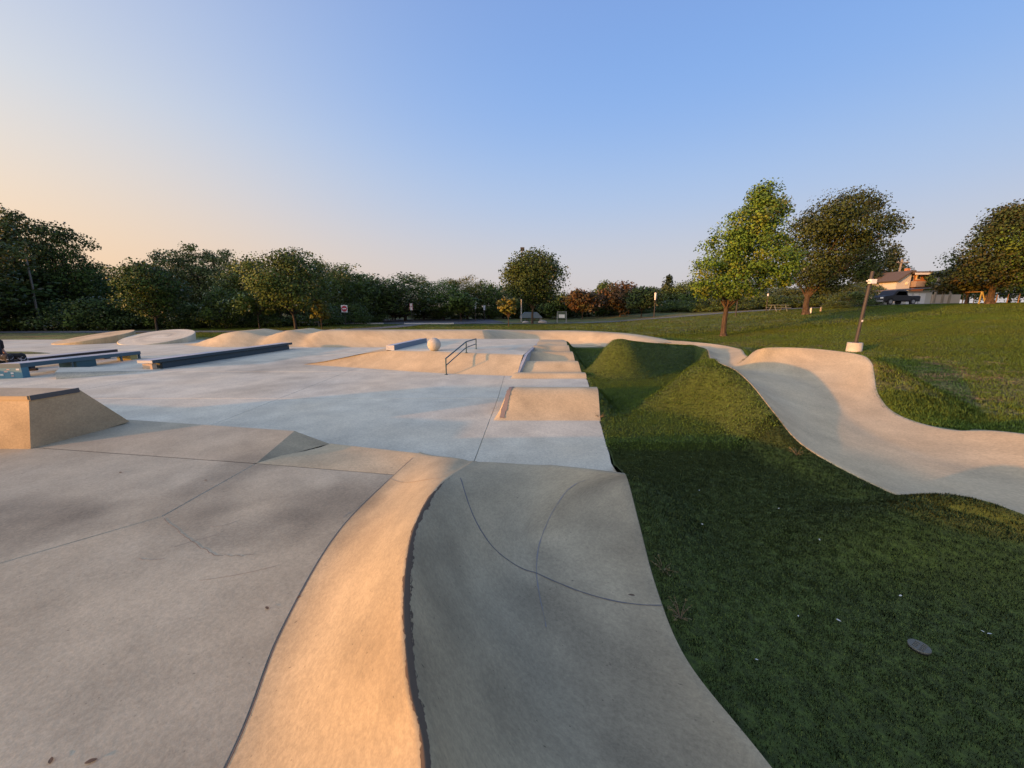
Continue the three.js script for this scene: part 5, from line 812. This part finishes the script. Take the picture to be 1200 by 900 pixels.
  for (let i = 0; i < tp.count; i++) { const w = fbm(tp.getX(i) * 22, tp.getY(i) * 22 + tp.getZ(i) * 17, 2, 88) > 0.69 ? 0.42 : 0.016; tc.push(w, w, w * 1.05); } tg.setAttribute('color', new THREE.Float32BufferAttribute(tc, 3));
  part('trousers', tg, std(lin(1, 1, 1), { vertexColors: true }), t);
  part('shoes', sdfMesh(shoes, V(0.4, 0, -0.35), V(0.9, 0.2, 0.35), 0.012, 0.02), std(lin(0.03, 0.03, 0.03)), t);
  part('hair', sdfMesh([[head.clone().add(V(-0.035, 0.05, 0)), head.clone().add(V(-0.01, 0.075, 0)), 0.095, 0.088], [head.clone().add(V(-0.05, -0.02, -0.03)), head.clone().add(V(-0.05, -0.02, 0.03)), 0.06, 0.06]], V(-0.2, 1.0, -0.2), V(0.25, 1.4, 0.2), 0.01), std(lin(0.03, 0.022, 0.016)), t);
  const face = t.getObjectByName('body'); for (const s of [-1, 1]) { const e = new THREE.SphereGeometry(0.011, 10, 8); e.translate(0.157, 1.19, s * 0.034); part('eye', e, std(lin(0.05, 0.04, 0.035), { roughness: 0.2 }), face); } part('mouth', box(0.006, 0.007, 0.045, 0.168, 1.115, 0), std(lin(0.32, 0.11, 0.09)), face);
}

// ------------------------------------------------------------------ small things on the turf and floor
const turfPoint = (px, py) => { let best = null; const p = P(px, py, 0.03); for (let u = 0; u <= 1; u += 0.004) { const q = turfAt(p.z, u); if (!best || Math.abs(q.x - p.x) < Math.abs(best.x - p.x)) best = q; } return best; };
{ // drain cover with slots
  const p = turfPoint(1079, 757), t = thing('drain_cover', 'round grey slotted drain cover set in the turf', 'drain cover', [p.x, p.y + 0.016, p.z], 0.5); t.scale.set(0.8, 1, 0.8);
  const s = new THREE.Shape(); s.absarc(0, 0, 0.062, 0, Math.PI * 2, false); for (const [y, n] of [[-0.019, 5], [0.019, 4]]) for (let i = 0; i < n; i++) { const x = (i - (n - 1) / 2) * 0.0205, h = new THREE.Path(); h.moveTo(x - 0.0068, y - 0.014); h.lineTo(x + 0.0068, y - 0.014); h.lineTo(x + 0.0068, y + 0.014); h.lineTo(x - 0.0068, y + 0.014); h.closePath(); s.holes.push(h); }
  const g = new THREE.ExtrudeGeometry(s, { depth: 0.006, bevelEnabled: true, bevelSize: 0.0012, bevelThickness: 0.002, bevelSegments: 2, curveSegments: 40 }); g.rotateX(-Math.PI / 2); part('grate', g, std(lin(0.115, 0.115, 0.095), { roughness: 0.95 }), t); part('sump', cyl(0.06, 0.06, 0.002, 0, -0.011, 0, 30), std(lin(0.012, 0.013, 0.013)), t);
}
{
  const R = mulberry(64), leafShape = new THREE.Shape(); leafShape.moveTo(0, -0.5); leafShape.quadraticCurveTo(0.42, -0.1, 0, 0.5); leafShape.quadraticCurveTo(-0.42, -0.1, 0, -0.5); const lg = new THREE.ShapeGeometry(leafShape, 6); lg.rotateX(-Math.PI / 2); const lp = lg.attributes.position; for (let i = 0; i < lp.count; i++) lp.setY(i, 0.35 * Math.abs(lp.getX(i)) + 0.12 * lp.getZ(i) ** 2); lg.computeVertexNormals();
  const pale = std(lin(0.55, 0.54, 0.48)), brown = std(lin(0.12, 0.075, 0.045));
  for (const [px, py] of [[819, 575], [959, 642], [982, 727], [822, 617], [1010, 582], [912, 598], [1055, 700], [1151, 740], [1161, 743], [866, 562], [885, 777], [936, 722]]) { const p = turfPoint(px, py), m = single('paper_scrap', lg, pale, 'tiny pale scrap lying on the dark turf', 'litter', 'pale scraps on the turf'); m.position.set(p.x, p.y + 0.024, p.z); m.rotation.set((R() - 0.5) * 0.5, R() * 6, (R() - 0.5) * 0.5); m.scale.setScalar(0.016 + 0.014 * R()); }
  for (const [px, py] of [[241, 563], [313, 713], [350, 700], [141, 554], [107, 893], [60, 892]]) { const p = P(px, py, JH), m = single('dead_leaf', lg, brown, 'small brown dead leaf lying on the grey platform', 'leaf', 'dead leaves on the platform'); m.position.set(p.x, p.y + 0.004, p.z); m.rotation.y = R() * 6; m.scale.setScalar(0.03 + 0.012 * R()); }
  { const p = P(740, 699, 0.15), m = single('dead_leaf', lg, brown, 'brown dead leaf in the hollow near the turf edge', 'leaf'); m.position.set(p.x, p.y + 0.01, p.z); m.rotation.y = 1.4; m.scale.setScalar(0.045); }
  // dry weeds rooted in the seam between turf and concrete
  for (const [px, py, h, l] of [[771, 668, 0.10, 'dry brown weed in the seam beside the hollow'], [790, 722, 0.13, 'larger straggling dry weed at the near turf seam'], [700, 489, 0.12, 'dry weed at the foot of the short bank'], [692, 462, 0.14, 'dry weed against the side of the short bank'], [938, 532, 0.10, 'dry weed at the edge of the pump track']]) {
    const p = px > 900 ? P(px - 8, py, 0.2) : P(px, py, py > 600 ? 0.12 : 0.03), t = thing('weed', l, 'weed', [p.x + 0.04, p.y - 0.02, p.z]), stems = [], lv = [];
    for (let k = 0; k < 16; k++) { const a = R() * 6.28, q = h * (0.5 + 0.8 * R()), tip = V(Math.cos(a) * q * 0.8, q * (0.35 + 0.5 * R()), Math.sin(a) * q * 0.8); stems.push(tube([V(0, 0, 0), tip.clone().multiplyScalar(0.5).add(V(0, q * 0.15, 0)), tip], 0.0022, 0.0008, 4)); for (let m = 0; m < 3; m++) { const g = lg.clone(); g.scale(0.022, 0.022, 0.022); g.rotateZ(R() * 2); g.rotateY(R() * 6); const f = 0.5 + 0.5 * R(); g.translate(tip.x * f, tip.y * f + 0.006, tip.z * f); lv.push(g); } }
    part('stems', stems, std(lin(0.16, 0.11, 0.06)), t); part('leaves', lv, std(lin(0.13, 0.115, 0.045)), t);
  }
}
renderer.render(scene, camera);
